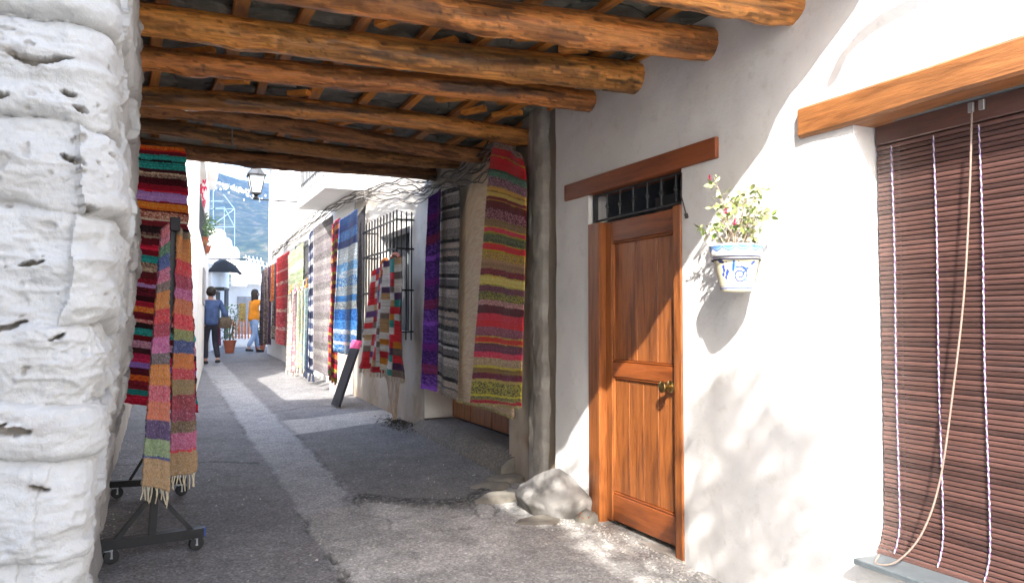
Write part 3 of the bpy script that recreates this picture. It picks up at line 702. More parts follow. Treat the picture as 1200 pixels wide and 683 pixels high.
# ------------------------------------------------------------------ flower pot on the wall
def pot():
    c0 = Vector((2.665, 0, 0)); p = RX(863, 342, 2.665); cx_, cy_, cz_ = 2.665, p.y, p.z
    Hh = .236
    T = thing('flower_pot', 'blue and white painted ceramic pot fixed on the white wall', 'flower pot', (cx_, cy_, cz_))
    prof = [(.0, 0), (.06, 0), (.074, .003), (.078, .012), (.095, .085), (.108, .15), (.113, .168), (.115, .172), (.124, .176), (.128, .185), (.130, .222), (.131, .232), (.127, .236), (.12, .234), (.116, .2), (.112, .18)]
    # resample profile
    pr = []
    for (r0, z0), (r1, z1) in zip(prof[:-1], prof[1:]):
        d = math.hypot(r1-r0, z1-z0); n_ = max(1, int(d/.0022))
        for k in range(n_): pr.append((r0+(r1-r0)*k/n_, z0+(z1-z0)*k/n_))
    pr.append(prof[-1]); na = 300
    R_ = np.array([q[0] for q in pr]); Zp = np.array([q[1] for q in pr])
    TH = np.linspace(-PI, PI, na, endpoint=False); A, Rr = np.meshgrid(TH, R_, indexing='ij'); _, Zz = np.meshgrid(TH, Zp, indexing='ij')
    face = math.atan2(-cy_, -cx_)
    Pp = np.stack([cx_+Rr*np.cos(A+face), cy_+Rr*np.sin(A+face), cz_+Zz], -1)
    X = -A*.1                                # arc position, + to the viewer's right
    X = -X
    cream = np.array([.78, .72, .52]); white = np.array([.8, .8, .76]); blue = np.array([.02, .075, .42]); lb = np.array([.12, .28, .62]); dkb = np.array([.02, .03, .15])
    rim = Zz > .17; col_ = np.where(rim[..., None], white, cream)*np.ones(Zz.shape+(1,))
    def paint(mask, c_, al=1.):
        nonlocal col_
        mk_ = np.clip(mask, 0, 1)[..., None]*al; col_ = col_*(1-mk_)+c_*mk_
    soft = lambda d, w_: sst(w_+.0012, w_-.0012, d)
    outer = (R_[None, :] >= 0)
    # scallops hanging from the rim's top
    sc_ = .218-.017*np.abs(np.sin(A*6)) ; paint((Zz > sc_)*1.*(Zz > .17), lb); paint(soft(np.abs(Zz-sc_), .0024)*(Zz > .17), blue); paint(soft(np.abs(Zz-sc_-.008), .0012)*(Zz > .17), np.array([.5, .6, .75])); paint(sst(.228, .23, Zz), white)
    paint(soft(np.abs(Zz-.173), .002), blue)
    body = (Zz < .168)*1.
    def blob(x, z, a, b_, rot=0, c_=blue, al=.95):
        dx = X-x; dz = Zz-z; u = dx*math.cos(rot)+dz*math.sin(rot); w_ = -dx*math.sin(rot)+dz*math.cos(rot)
        paint(sst(1.15, .85, (u/a)**2+(w_/b_)**2)*body, c_, al)
    def spiral(x, z, s, turn, flip=1, ph=0, w_=.0028, c_=blue):
        dx = (X-x)*flip; dz = Zz-z; r_ = np.hypot(dx, dz); th = (np.arctan2(dz, dx)-ph) % (2*PI)
        d = np.full(X.shape, 9.)
        for k in range(turn): d = np.minimum(d, np.abs(r_-(s*(th/(2*PI)+k)+.003)))
        paint(soft(d, w_)*body, c_)
    for sh in (-.315, 0, .315):
        X0 = X; X = X-sh
        spiral(.02, .08, .02, 2, 1, 2.2, .0042); spiral(.048, .125, .01, 2, -1, 1.0, .0024); spiral(.002, .038, .009, 2, -1, 4.0, .0022, np.array([.15, .13, .3])); spiral(.07, .07, .009, 2, 1, .5, .0022)
        blob(-.012, .125, .03, .010, 1.45, lb); blob(-.012, .125, .03, .004, 1.45, blue)
        blob(.045, .1, .026, .005, .9, blue); blob(.055, .055, .022, .005, 1.9, lb)
        for (x, z) in ((-.062, .105), (-.048, .088), (-.07, .085), (-.055, .07), (-.042, .1), (-.064, .122)): blob(x, z, .011, .008, x*30, blue)
        blob(-.075, .15, .02, .009, -.4, dkb); blob(.085, .14, .016, .008, .6, blue)
        for (x, z) in ((-.04, .13), (-.032, .14), (-.045, .146), (.02, .14), (.027, .13), (.012, .148), (-.03, .12), (.07, .1)): blob(x, z, .003, .003, 0, dkb)
        X = X0
    paint(soft(np.abs(Zz-.016), .003), blue); paint(soft(np.abs(Zz-.026), .0014), blue); paint(soft(np.abs(Zz-.163), .0016), blue)
    idx = np.arange(na*len(pr)).reshape(na, len(pr)); n2 = np.roll(idx, -1, 0)
    q4 = np.stack([idx[:, :-1], n2[:, :-1], n2[:, 1:], idx[:, 1:]], -1).reshape(-1, 4)
    put(link('pot', mesh('pot', Pp.reshape(-1, 3), q4, M['vc'], True, col_)), T)
    k = MB(); k.lathe([(.0, .205), (.112, .205)], 20, Matrix.Translation((cx_, cy_, cz_)), False); put(k.build('soil', M['soil']), T)
    k = MB(); ring = [(cx_+.119*math.cos(a), cy_+.119*math.sin(a), cz_+.158) for a in np.linspace(0, 2*PI, 33)]; k.tube(ring, .0035, 6, False)
    k.box((XW-.006, cy_-.02, cz_+.1), (XW+.002, cy_+.02, cz_+.28), .002); k.tube([(cx_+.119, cy_, cz_+.158), (XW-.004, cy_, cz_+.158)], .006, 6)
    k.tube([(XW-.006, cy_, cz_+.26), (XW-.05, cy_-.03, cz_+.27), (XW-.075, cy_-.04, cz_+.22), (XW-.03, cy_-.03, cz_+.16)], .007, 6)
    put(k.build('holder', M['black_iron'], auto=50), T)
    # plant
    F = thing('fuchsia_plant', 'leggy pale fuchsia with small red flowers growing in the wall pot', 'plant', (cx_, cy_, cz_+.2))
    r = random.Random(11); st = MB(); tips = []
    sd = Vector(Rv); upv = Vector((0, 0, 1)); fw = Vector((-cx_, -cy_, 0)).normalized()
    def off(px, py): return RX(px, py, cx_)
    targets = [(836, 208), (850, 222), (866, 224), (890, 216), (893, 232), (884, 242), (874, 236), (830, 262), (826, 275), (842, 250), (848, 262), (858, 243), (870, 255), (892, 258), (888, 270), (880, 262), (838, 240), (862, 232), (895, 245), (852, 252), (833, 282), (875, 222), (884, 228), (868, 268), (843, 228)]
    for i, t in enumerate(targets):
        a = Vector((cx_, cy_, cz_+.2))+sd*r.uniform(-.06, .07)+fw*r.uniform(-.04, .04); e = off(*t)+fw*r.uniform(-.06, .07)
        mid = a.lerp(e, .5)+sd*r.uniform(-.02, .03)+Vector((0, 0, .03)); pts = [a, a.lerp(mid, .5)+sd*r.uniform(-.01, .01), mid, mid.lerp(e, .5)+Vector((0, 0, .01)), e]
        st.tube(pts, [.0028, .0024, .002, .0015, .001], 5); tips.append(pts)
        for q in range(2):
            b0 = pts[2].lerp(pts[4], r.random()); b1 = b0+sd*r.uniform(-.05, .05)+fw*r.uniform(-.03, .04)+Vector((0, 0, r.uniform(-.03, .05))); st.tube([b0, b0.lerp(b1, .5)+Vector((0, 0, .006)), b1], .0013, 4); tips.append([b0, b0, b0.lerp(b1, .5), b1, b1])
    put(st.build('stem', M['twig'], auto=60), F)
    lv = [(0, 0, 0), (.3, .22, .03), (.62, .24, .04), (1, 0, -.06), (.62, -.24, .04), (.3, -.22, .03), (.3, 0, 0), (.65, 0, .0)]
    lf = [(0, 6, 1), (1, 6, 7, 2), (2, 7, 3), (0, 5, 6), (6, 5, 4, 7), (7, 4, 3)]
    lm = [mesh('leaf', lv, lf, M[k_], True) for k_ in ('leaf_pale', 'leaf_mid')]
    n_ = 0
    for pts in tips:
        for q in range(r.choice((3, 4, 4, 5))):
            if n_ > 285: break
            p = pts[3].lerp(pts[4], r.random()) if r.random() < .7 else pts[2].lerp(pts[3], r.random())
            o = copy_to(r.choices(lm, (3, 2))[0], 'leaf'); o.location = p; o.rotation_euler = (r.uniform(0, 6.3), r.uniform(-.9, 1.), r.uniform(0, 6.3)); s = r.uniform(.024, .05); o.scale = (s, s, s); put(o, F); n_ += 1
    fo = MB()
    for pts in tips:
        for q in range(5):
            p = pts[2].lerp(pts[4], r.random())+Vector((r.gauss(0, .012), r.gauss(0, .012), r.gauss(0, .012))); Mx = Matrix.Translation(p) @ Matrix.Rotation(r.uniform(0, 6.3), 4, 'Z') @ Matrix.Rotation(r.uniform(-1, 1), 4, 'Y') @ Matrix.Scale(r.uniform(.01, .024), 4); fo.add([Mx @ Vector(a_) for a_ in lv], lf)
    o = put(fo.build('small_leaves', M['leaf_pale'], auto=60), F); o['kind'] = 'stuff'
    for (px, py) in ((832, 211), (851, 249), (861, 262)):
        e = off(px, py)+fw*.05; k = MB(); k.lathe([(.0015, .02), (.004, .015), (.006, .007), (.003, .0), (.008, -.008), (.002, -.015)], 8, Matrix.Translation(e)); put(k.build('flower', M['flower'], auto=60), F)
pot()

# ------------------------------------------------------------------ boulder and flat stones at the wall's foot
def lump(name, c, r3, seed, mat, amp=.3, colv=None, n=40, parent=None, flatb=False):
    U, V = np.meshgrid(np.linspace(0, 2*PI, n, endpoint=False), np.linspace(-PI/2, PI/2, n//2), indexing='ij')
    d = np.stack([np.cos(V)*np.cos(U), np.cos(V)*np.sin(U), np.sin(V)], -1)
    k = 1+amp*fbm(d[..., 0]*1.3+seed, d[..., 1]*1.3, d[..., 2]*1.3, seed, 3)+amp*.3*fbm(d[..., 0]*5, d[..., 1]*5, d[..., 2]*5, seed+5, 5, .62)
    # facets
    rr = np.random.default_rng(seed)
    for _ in range(9):
        nn = rr.normal(size=3); nn /= np.linalg.norm(nn); dp = (d @ nn); k = np.where(dp*k > .78, .78/np.maximum(dp, .1), k)
    Pq = d*k[..., None]*np.array(r3)
    idx = np.arange(n*(n//2)).reshape(n, n//2); n2 = np.roll(idx, -1, 0)
    q4 = np.stack([idx[:, :-1], n2[:, :-1], n2[:, 1:], idx[:, 1:]], -1).reshape(-1, 4)
    cc = None if colv is None else np.ones((len(Pq.reshape(-1, 3)), 3))*colv(Pq.reshape(-1, 3))
    o = link(name, mesh(name, Pq.reshape(-1, 3), q4, mat, True, cc)); o.location = c
    return o
bc = lambda P_: (np.array([.8, .78, .76])*sst(-.3, .3, fbm(P_[:, 0]*9, P_[:, 1]*9, P_[:, 2]*9, 4)-.02+P_[:, 2]*2.2)[:, None]+np.array([.3, .28, .26])*(1-sst(-.3, .3, fbm(P_[:, 0]*9, P_[:, 1]*9, P_[:, 2]*9, 4)-.02+P_[:, 2]*2.2))[:, None])
b1 = lump('boulder', (2.64, 4.99, .07), (.25, .31, .21), 12, M['whitewash'], .32, bc, 110)
tag(b1, 'worn whitewashed boulder at the foot of the white wall', 'boulder')
st_c = lambda P_: np.ones((len(P_), 3))*np.array([.5, .46, .4])*(1+.5*fbm(P_[:, 0]*12, P_[:, 1]*12, 0, 3))[:, None]
for (x, y, rx, ry, h, sd, lb) in ((2.76, 5.98, .2, .16, .05, 3, 'pale flat stone set against the rough pillar'), (2.5, 5.78, .15, .12, .045, 5, 'flat mossy stone left of the rough pillar foot'), (2.42, 5.42, .19, .15, .05, 7, 'broad smooth stone in front of the whitewashed boulder'), (2.44, 4.78, .14, .1, .035, 9, 'small flat stone on the sunny side of the boulder'), (2.74, 4.66, .08, .09, .09, 15, 'whitewashed stub of stone between boulder and door')):
    o = lump('flat_stone' if h < .1 else 'rubble_stone', (x, y, gz(y)-.012), (rx*1.2, ry*1.2, h), sd, M['whitewash'], .3, (st_c if h < .1 else (lambda P_: np.ones((len(P_), 3))*.85)), 36)
    tag(o, lb, 'stone', 'loose stones by the pillar foot')

# ------------------------------------------------------------------ street house on the right
def street_house():
    H = thing('street_house', 'long whitewashed street house hung with rugs beyond the covered passage', 'house', (3.3, 10, 0))
    # rough pillar zone with drainpipe
    def pc(YY, ZZ):
        c_ = np.ones(YY.shape+(3,))*np.array([.7, .68, .65])
        k = sst(-.1, .5, fbm(YY*2.5, ZZ*2.5, 0, 401))*sst(1.7, .1, ZZ)
        k = np.clip(k*.9+.35*sst(.8, .1, ZZ), 0, 1)[..., None]; c_ = c_*(1-k)+np.array([.5, .38, .27])*k
        br = (sst(5.62, 5.42, YY)*.75)[..., None]; c_ = c_*(1-br)+np.array([.34, .3, .26])*br
        return c_
    hole = (6.17, 8.5, -.4, 2.25); w1 = (9.1, 10.5, 1.25, 2.55)
    Yc = lines(5.24, 12., .03, [6.17, 8.5, 9.1, 10.5]); Zc = lines(-.2, 3.3, .03, [2.25, 1.25, 2.55])
    put(link('wall', sheet('wall', Yc, Zc, XS, [hole, w1], M['plaster_old'], pc, (.02, .014), 420)), H)
    Yc = lines(12., 21.2, .15, [15., 16.6]); Zc = lines(-.2, 6.6, .15, [1.4, 2.9])
    me = sheet('wall', Yc, Zc, 0, [(15., 16.6, 1.4, 2.9)], M['far_white'], None, (.02, .01), 440)
    o = link('wall', me); P_ = me.vertices
    for v_ in P_: v_.co.x += XS-.1*(v_.co.y-12)/9
    put(o, H)
    b = MB(); b.box((XS+.002, 8.3, 3.3), (7, 12., 6.6)); b.box((XS+.36, 12., -.2), (7, 21.2, 6.6)); b.box((XS+.38, 8.9, -.2), (7, 12., 3.3)); b.box((XS+.002, 5.24, 3.3), (7, 8.3, 3.34))
    b.box((XS-.1, 21.2, -.2), (7, 21.3, 6.6)); put(b.build('body', M['far_white']), H)
    for a_ in ((6.17, 8.5, -.1, 2.25, XS, XS+.36, False), (9.1, 10.5, 1.25, 2.55, XS, XS+.3), (15., 16.6, 1.4, 2.9, XS-.06, XS+.3)):
        rv = MB(); reveal(rv, *a_); put(rv.build('reveal', M['plaster']), H)
    # workshop door at the back of the deep opening
    for k in range(4):
        y0 = 6.17+k*.583; q = MB(); q.box((0, -.285, 0), (.05, .285, 1.98), .008); o = q.build('door_board', M['door']); o.location = (XS+.34, y0+.2915, .265); put(o, H)
    q = MB(); q.box((XS+.36, 6.1, 0), (XS+.4, 8.6, 2.3)); put(q.build('door_back', M['dark_in']), H)
    # worn concrete step in front of it
    yy = lines(6.12, 8.62, .03, []); xx = lines(XS-.12, XS+.36, .03, [])
    A_, B_ = np.meshgrid(xx, yy, indexing='ij'); Zs = .235+.03*(B_-6.6)*.3-.10*sst(XS+.1, XS-.12, A_)**2+.006*fbm(A_*6, B_*6, 0, 5)
    Pq = np.stack([A_-.0*A_, B_, Zs], -1)
    fr = np.concatenate([np.stack([xx[0]+0*yy, yy, gz(yy)-.05], -1)[None], Pq], 0)
    cc = np.ones(fr.shape)*np.array([.2, .18, .155])
    put(link('door_step', grid_mesh('door_step', fr, M['paving'], cc)), H)
    q = MB(); pf = [(XS-.121, -.02), (XS-.121, .122), (XS-.06, .175), (XS+.02, .205), (XS+.3, .225), (XS+.3, -.02)]
    q.add([(x, 6.08, z) for x, z in pf]+[(x, 6.16, z-.004) for x, z in pf], [tuple(range(6)), tuple(range(6, 12))[::-1]]+[(k, k+6, (k+1) % 6+6, (k+1) % 6) for k in range(6)]); put(q.build('step_end', simple('worn_concrete', (.17, .16, .14), .9, 0, .3, 9, .6)), H)
    q = MB(); q.box((XS-.0, 8.5, 0), (XS+.36, 8.62, .26)); put(q.build('step_cheek', M['plaster_rough']), H)
    # drain pipe and its plaster scar
    yp = np.linspace(5.40, 5.74, 30); zp = np.arange(-.05, 3.12, .022); YP, ZP = np.meshgrid(yp, zp, indexing='ij'); tp_ = (YP-5.40)/.34
    XP = XS+.02-.085*np.clip(np.sin(np.clip((tp_-.04)/.92, 0, 1)*PI), 0, 1)**.16+.012*sst(.5, .56, tp_)+.006*fbm(YP*9, ZP*6, 0, 431, 5)-.008*sst(.1, .2, fbm(YP*9, ZP*7, 0, 433, 5))
    cp = np.ones(YP.shape+(3,))*np.array([.52, .5, .47])*(1+.3*fbm(YP*14, ZP*9, 0, 435, 5)[..., None]); cp *= (1+.15*sst(.1, .2, fbm(YP*9, ZP*7, 0, 433, 5)))[..., None]*(1-.3*sst(.56, .5, tp_))[..., None]
    put(link('concrete_post', grid_mesh('concrete_post', np.stack([XP, YP, ZP], -1), M['plaster_old2'], cp)), H)
    # window grille of iron bars standing off the wall
    G = bpy.data.objects.new('window_grille', None); C.objects.link(G); G.location = (XS-.15, 9.8, 2); put(G, H)
    xg = 2.64; ya, yb = 8.95, 10.55
    for y in np.linspace(ya, yb, 12):
        q = MB(); q.box((xg-.009, y-.009, 1.15), (xg+.009, y+.009, 2.72), .002); put(q.build('bar', M['black_iron']), G)
    for z in (1.25, 1.75, 2.25, 2.6):
        q = MB(); q.box((xg-.014, ya-.03, z-.012), (xg-.010, yb+.03, z+.012)); q.box((xg-.012, ya-.03, z-.01), (XS, ya-.01, z+.01)); q.box((xg-.012, yb+.01, z-.01), (XS, yb+.03, z+.01)); put(q.build('crossbar', M['black_iron']), G)
    for x in np.linspace(xg+.05, XS-.03, 3):
        q = MB(); q.box((x-.007, ya-.02-.007, 1.15), (x+.007, ya-.02+.007, 2.7)); put(q.build('bar', M['black_iron']), G)
    q = MB(); q.box((XS+.2, 9.1, 1.25), (XS+.22, 10.5, 2.55)); put(q.build('pane', M['dark_in']), H)
    q = MB()
    for y in (9.13, 9.8, 10.47): q.box((XS+.17, y-.03, 1.27), (XS+.198, y+.03, 2.53), .004)
    put(q.build('window_frame', M['sill']), H)
    # second window with bars
    q = MB(); q.box((XS+.1, 15., 1.4), (XS+.12, 16.6, 2.9)); put(q.build('pane', M['dark_in']), H)
    G2 = bpy.data.objects.new('window_grille', None); C.objects.link(G2); G2.location = (XS-.1, 15.8, 2); put(G2, H)
    for y in np.linspace(14.95, 16.65, 11):
        q = MB(); q.box((XS-.16, y-.012, 1.4), (XS-.136, y+.012, 2.95)); put(q.build('bar', M['grey_iron']), G2)
    for z in (1.6, 2.3, 2.85):
        q = MB(); q.box((XS-.165, 14.9, z-.012), (XS-.16, 16.7, z+.012)); put(q.build('crossbar', M['grey_iron']), G2)
    # balcony
    Bc = bpy.data.objects.new('balcony', None); C.objects.link(Bc); Bc.location = (2.5, 12.2, 3.27); put(Bc, H)
    q = MB(); q.box((2.2, 11.05, 3.28), (XS+.01, 13.4, 3.58), .01); put(q.build('balcony_slab', M['far_white']), Bc)
    for y in np.linspace(11.12, 13.34, 18):
        q = MB(); q.box((2.235, y-.008, 3.44 if False else 3.58), (2.251, y+.008, 4.5)); q.box((2.17, y-.008, 3.46), (2.2, y+.008, 3.476)); put(q.build('railing_bar', M['grey_iron']), Bc)
    q = MB(); q.box((2.225, 11.08, 4.5), (2.26, 13.37, 4.53)); q.box((2.235, 11.08, 3.66), (2.251, 13.37, 3.68)); q.box((2.26, 11.08, 4.5), (2.8, 11.11, 4.53)); q.box((2.26, 11.08, 3.66), (2.8, 11.1, 3.68)); put(q.build('handrail', M['grey_iron']), Bc)
    for x in np.linspace(2.33, 2.75, 5):
        q = MB(); q.box((x-.008, 11.085, 3.68), (x+.008, 11.101, 4.5)); put(q.build('railing_bar', M['grey_iron']), Bc)
    # eaves stub at the far end
    q = MB(); q.box((2.45, 20.2, 5.4), (2.76, 21.2, 6.), .02); put(q.build('corner_cornice', M['plaster_rough']), H)
    # planting pocket and pier
    q = MB(); q.box((2.58, 12.1, 0), (XS, 12.5, 1.15), .02); put(q.build('pier', M['plaster_rough']), H)
street_house()

def cables():
    r = random.Random(9); q = MB(); d = MB()
    base = [(2.7, 20.), (2.66, 17.), (2.66, 14.), (2.62, 12.2), (2.68, 10.5), (2.74, 9.4), (2.76, 8.6), (2.72, 7.6), (2.7, 6.6), (2.72, 6.05)]
    pz = [(322, 300), (337, 285), (362, 263), (385, 245), (425, 228), (465, 222), (497, 225), (525, 212), (560, 195), (588, 172)]
    K = [RX(px, py, x) for (x, _), (px, py) in zip(base, pz)]
    K = [Vector((x, k.y, k.z)) for (x, _), k in zip(base, K)]
    K = [Vector((2.66, 20., K[0].z))]+K[1:]
    for s in range(11):
        out = []; ph = r.uniform(0, 6)
        for i in range(len(K)-1):
            for t in np.linspace(0, 1, 9)[:-1]:
                p = K[i].lerp(K[i+1], t); u = (i+t)*2.1+ph
                out.append(p+Vector((.02*math.sin(u*1.7), 0, (.03 if s < 8 else .06)*math.sin(u+s)+.02*math.sin(u*3.7)+r.uniform(-.006, .006)-(.02*s-.1))))
        (q if s % 3 else d).tube(out, r.uniform(.004, .009), 5)
    root = thing('cable_bundle', 'tangled old cables sagging along the street house above the rugs', 'cables', (2.7, 10, 2.8))
    put(q.build('cable', M['cable'], auto=60), root); put(d.build('cable', M['cable_dk'], auto=60), root)
    w_ = MB()
    for k in range(7):
        p = K[4]+Vector((.05, -.1*k+.2, 0)); w_.tube([p+Vector((0, 0, .75)), p+Vector((.02, .05, .3)), p+Vector((0, .1*(k-3)*.5, -.1))], .006, 4)
    put(w_.build('down_wire', M['cable'], auto=60), root)
cables()

# ------------------------------------------------------------------ rugs
def HEX(s): return lin(int(s[0:2], 16), int(s[2:4], 16), int(s[4:6], 16))
def rug(name, label, cat, TL, TR, BL, BR, stripes, nu=34, nv=220, wave=.012, nw=1.5, seed=0, thick=.009, mott=.25, group=None, top=None, fringe=0, fr_col='b9a98c', flen=.05, pinch=None, patch=None, bulge=0, ragged=.006, salt=.0, gain=1., soft=0.):
    """a woven cloth between four hanging corners; stripes = [(share, hex, hex of fleck), ...]"""
    rr = np.random.default_rng(seed+50)
    TL, TR, BL, BR = [np.array(p) for p in (TL, TR, BL, BR)]
    u = np.linspace(0, 1, nu); v = np.linspace(0, 1, nv); U, V = np.meshgrid(u, v, indexing='ij')
    V2 = V if top is None else (1-(1-V)*(1-top(U)))
    Pp = ((TL*(1-U[..., None])+TR*U[..., None])*(1-V2[..., None])+(BL*(1-U[..., None])+BR*U[..., None])*V2[..., None])
    nrm = np.cross(TR-TL, BL-TL); nrm /= np.linalg.norm(nrm)
    if nrm @ (np.array(CAM)-TL) < 0: nrm = -nrm
    wid = (TR-TL)/np.linalg.norm(TR-TL)
    am = wave*(.35+.65*V)
    dz = am*np.sin(U*2*PI*nw+seed+1.2*fbm(U*1.5, V*2, 0, seed))+am*.6*fbm(U*3, V*4, 0, seed+1)+bulge*np.sin(V*PI)
    dz = dz+.002*rr.uniform(-1, 1, U.shape)+.0022*np.where((np.arange(nv) % 2)[None, :] == 0, 1, -1)
    Pp = Pp+nrm*dz[..., None]
    e = ragged*(fbm(np.zeros(nv), v*40, 0, seed+3)); e2 = ragged*fbm(np.zeros(nv)+5, v*40, 0, seed+4)
    Pp = Pp+wid*((e[None, :]*(1-U)+e2[None, :]*U)[..., None])
    Pp[..., 2] -= (.012*fbm(U*3, 0, 0, seed+8)+.004*fbm(U*25, 0, 0, seed+9))*V**3
    if pinch: 
        c_, amt, ln = pinch; k = amt*np.exp(-V/ln); ctr = TL*(1-c_)+TR*c_; base = ((TL*(1-U[..., None])+TR*U[..., None])-ctr); Pp = Pp-base*k[..., None]; Pp = Pp+nrm*(.03*np.exp(-V/ln)*np.sin(U*9))[..., None]
    # colours, one row at a time like a rag weave
    tot = sum(s_[0] for s_ in stripes); rows = np.zeros((nv, 3)); fle = np.zeros((nv, 3)); acc = 0; bnd = []
    for s_ in stripes: bnd.append((acc/tot, (acc+s_[0])/tot, HEX(s_[1]), HEX(s_[2]) if len(s_) > 2 else None)); acc += s_[0]
    W = v[None, :]+.004*fbm(U*3, V*0, 0, seed+12)
    col_ = np.zeros(U.shape+(3,)); fk = np.zeros(U.shape+(3,)); has = np.zeros(U.shape)
    for a, b_, c_, f_ in bnd:
        m_ = (W >= a) & (W < b_+1e-6); col_[m_] = c_; fk[m_] = f_ if f_ else np.array(c_)*.6; has[m_] = 1. if f_ else .35
    col_[W >= 1] = bnd[-1][2]; col_[W < 0] = bnd[0][2]
    row = rr.uniform(1-mott, 1+mott*.6, nv)[None, :, None]; cellr = rr.uniform(0, 1, U.shape); cellr = np.maximum(cellr, np.roll(cellr, 1, 0)*.95)
    isf = ((cellr > .72)*has)[..., None]; col_ = col_*(1-isf)+fk*isf
    if patch: col_ = patch(U, V, col_, rr)
    if salt: k = (rr.uniform(0, 1, U.shape) < salt)[..., None]; col_ = np.where(k, col_*.5+.22, col_)
    col_ = np.clip(col_*row*rr.uniform(.82, 1.12, U.shape)[..., None]*gain, 0, .85); col_ = col_*(1-soft)+soft*np.array([.4, .33, .29])
    me = grid_mesh(name, Pp, M['rug'], col_)
    if fringe:
        T = thing(name, label, cat, tuple((TL+TR)/2), group); o = put(link('cloth', me), T)
        fr = MB(); r = random.Random(seed); 
        for k in range(fringe):
            uu = (k+.5)/fringe*(nu-1); i = int(uu); p = Vector(Pp[i, -1]*(1-(uu-i))+Pp[min(i+1, nu-1), -1]*(uu-i)); l_ = flen*r.uniform(.7, 1.15)
            q = p+Vector((r.uniform(-.2, .2)*flen, r.uniform(-.2, .2)*flen, -l_)); wdt = np.linalg.norm(BR-BL)/fringe*.32
            fr.tube([p+Vector((0, 0, .006)), p.lerp(q, .4)+Vector((r.uniform(-.1, .1)*flen, 0, 0)), q], [wdt*.7, wdt, wdt*.8], 6)
        cm_ = M.setdefault('fr_'+fr_col, simple('fringe_'+fr_col, HEX(fr_col), .95, 0, .2, 60, .4)); f2 = put(fr.build('fringe', cm_, auto=60), T); f2['kind'] = 'stuff'
        tgt = o
    else:
        o = link(name, me); tag(o, label, cat, group); tgt = o
    md = tgt.modifiers.new('thickness', 'SOLIDIFY'); md.thickness = thick; md.offset = 0
    return tgt
c4 = lambda a, xl, xr, xbl=None, xbr=None: (RX(*a[0], xl), RX(*a[1], xr), RX(*a[2], xbl or xl), RX(*a[3], xbr or xr))

# 1 rug on the pillar
S1 = [(6, '5a5340', '8a7a7a'), (7, 'a5222a'), (1, '8a8a20'), (4, 'c01828'), (8, 'b01522'), (2, '355a4a'), (5, '3f6e5c', '5a8a78'), (9, '5c4650', '8b6f86'), (4, 'c69a4a'), (1, '7a6a20'), (4, 'd8ac5c'), (3, '6a1a20'), (1, '9a7a20'), (7, '551018'), (10, '4a2028', '9a6a78'), (7, '6a5838', '7c6a4a'), (1, 'a0a028'), (4, 'c02238', 'd03a50'), (2, '8a8a20'), (8, '3a4530', '5d6a44'), (1, '9a9a28'), (6, 'b81c24'), (2, '99911f'), (7, '7a6832', 'a08c30'), (9, '7c6446', '8d7655'), (6, '500c18', '7a2436'), (1, 'a49a30'), (8, 'c8a24c', 'e0c070'), (1, '94922c'), (6, '4f2a38', '6b4050'), (8, '464a2e', '8a8a3a'), (5, '8c6a68', 'ac8a8a'), (8, '4c0f1c'), (7, 'b41a2c', 'd03048'), (6, 'c8202c'), (9, '6e3a4c', '8a5468'), (1, 'a8a038'), (5, 'b62a18'), (1, 'b4902c'), (8, '4e2236', '642c48'), (1, 'c0305c'), (5, 'c41c34', 'e04060'), (8, '8a7c60', 'a4987a'), (2, 'b4b034'), (5, '7a6430'), (6, '56122e', '6e1c3c'), (3, '94904a'), (12, '4a4e30', 'a0a03a'), (2, 'a8a832'), (4, '5a5e40', '8a8a40'), (3, 'a01830')]
rug('striped_rug', 'long red, olive and yellow striped rug hanging on the rough pillar by the drainpipe', 'rug', *c4([(576, 164), (619, 176), (553, 472), (612, 476)], 2.70, 2.68, 2.70, 2.68), S1, 110, 330, .014, 1.2, 1, gain=np.array([2.05, 1.75, 1.65]), pinch=(.45, .25, .05), top=lambda U: .03*(U-.2)**2, fringe=26, fr_col='a5986a', flen=.022)
rug('beige_rug', 'plain beige rug with sloping top hanging across the workshop doorway', 'rug', *c4([(541, 200), (604, 170), (535, 468), (603, 488)], 2.80, 2.80), [(10, 'c0a88e', 'ccb49a')]*3, 30, 220, .012, 1., 2, mott=.06, gain=1.6, top=lambda U: .26*(1-np.clip(U/.45, 0, 1))**2.2, fringe=22, fr_col='a5986a', flen=.02)
SG = [(6, '1a1a1c', '3a3a3c'), (3, '8d8a88'), (10, '5e5c5c', '7a7878'), (4, '161618'), (2, '9a9896'), (7, '504e50'), (3, '0f0f11'), (9, '7a7470', '908a86'), (12, '5a5654', '6e6a66'), (4, '121214'), (6, '8a8078'), (3, '4a4a4c'), (6, '6a625c', '857c74')]
rug('striped_rug', 'grey and black striped rug hanging right of the purple one', 'rug', *c4([(513, 226), (538, 217), (512, 455), (536, 468)], 2.72, 2.74), SG*3, 64, 260, .02, 1.5, 3, gain=1.8, fringe=16, fr_col='8a8478', flen=.02)
rug('purple_rug', 'narrow purple rug with folded edge beside the grey striped one', 'rug', *c4([(503, 232), (517, 221), (495, 455), (515, 460)], 2.56, 2.72), [(8, '3a2160', '4e2f80'), (3, '55206a'), (6, '2c1a4c', '4a2a70'), (4, '60284e'), (5, '34205a', '583a86'), (2, '6a3fa0')]*3, 26, 220, .03, 1.1, 4, gain=1.6)
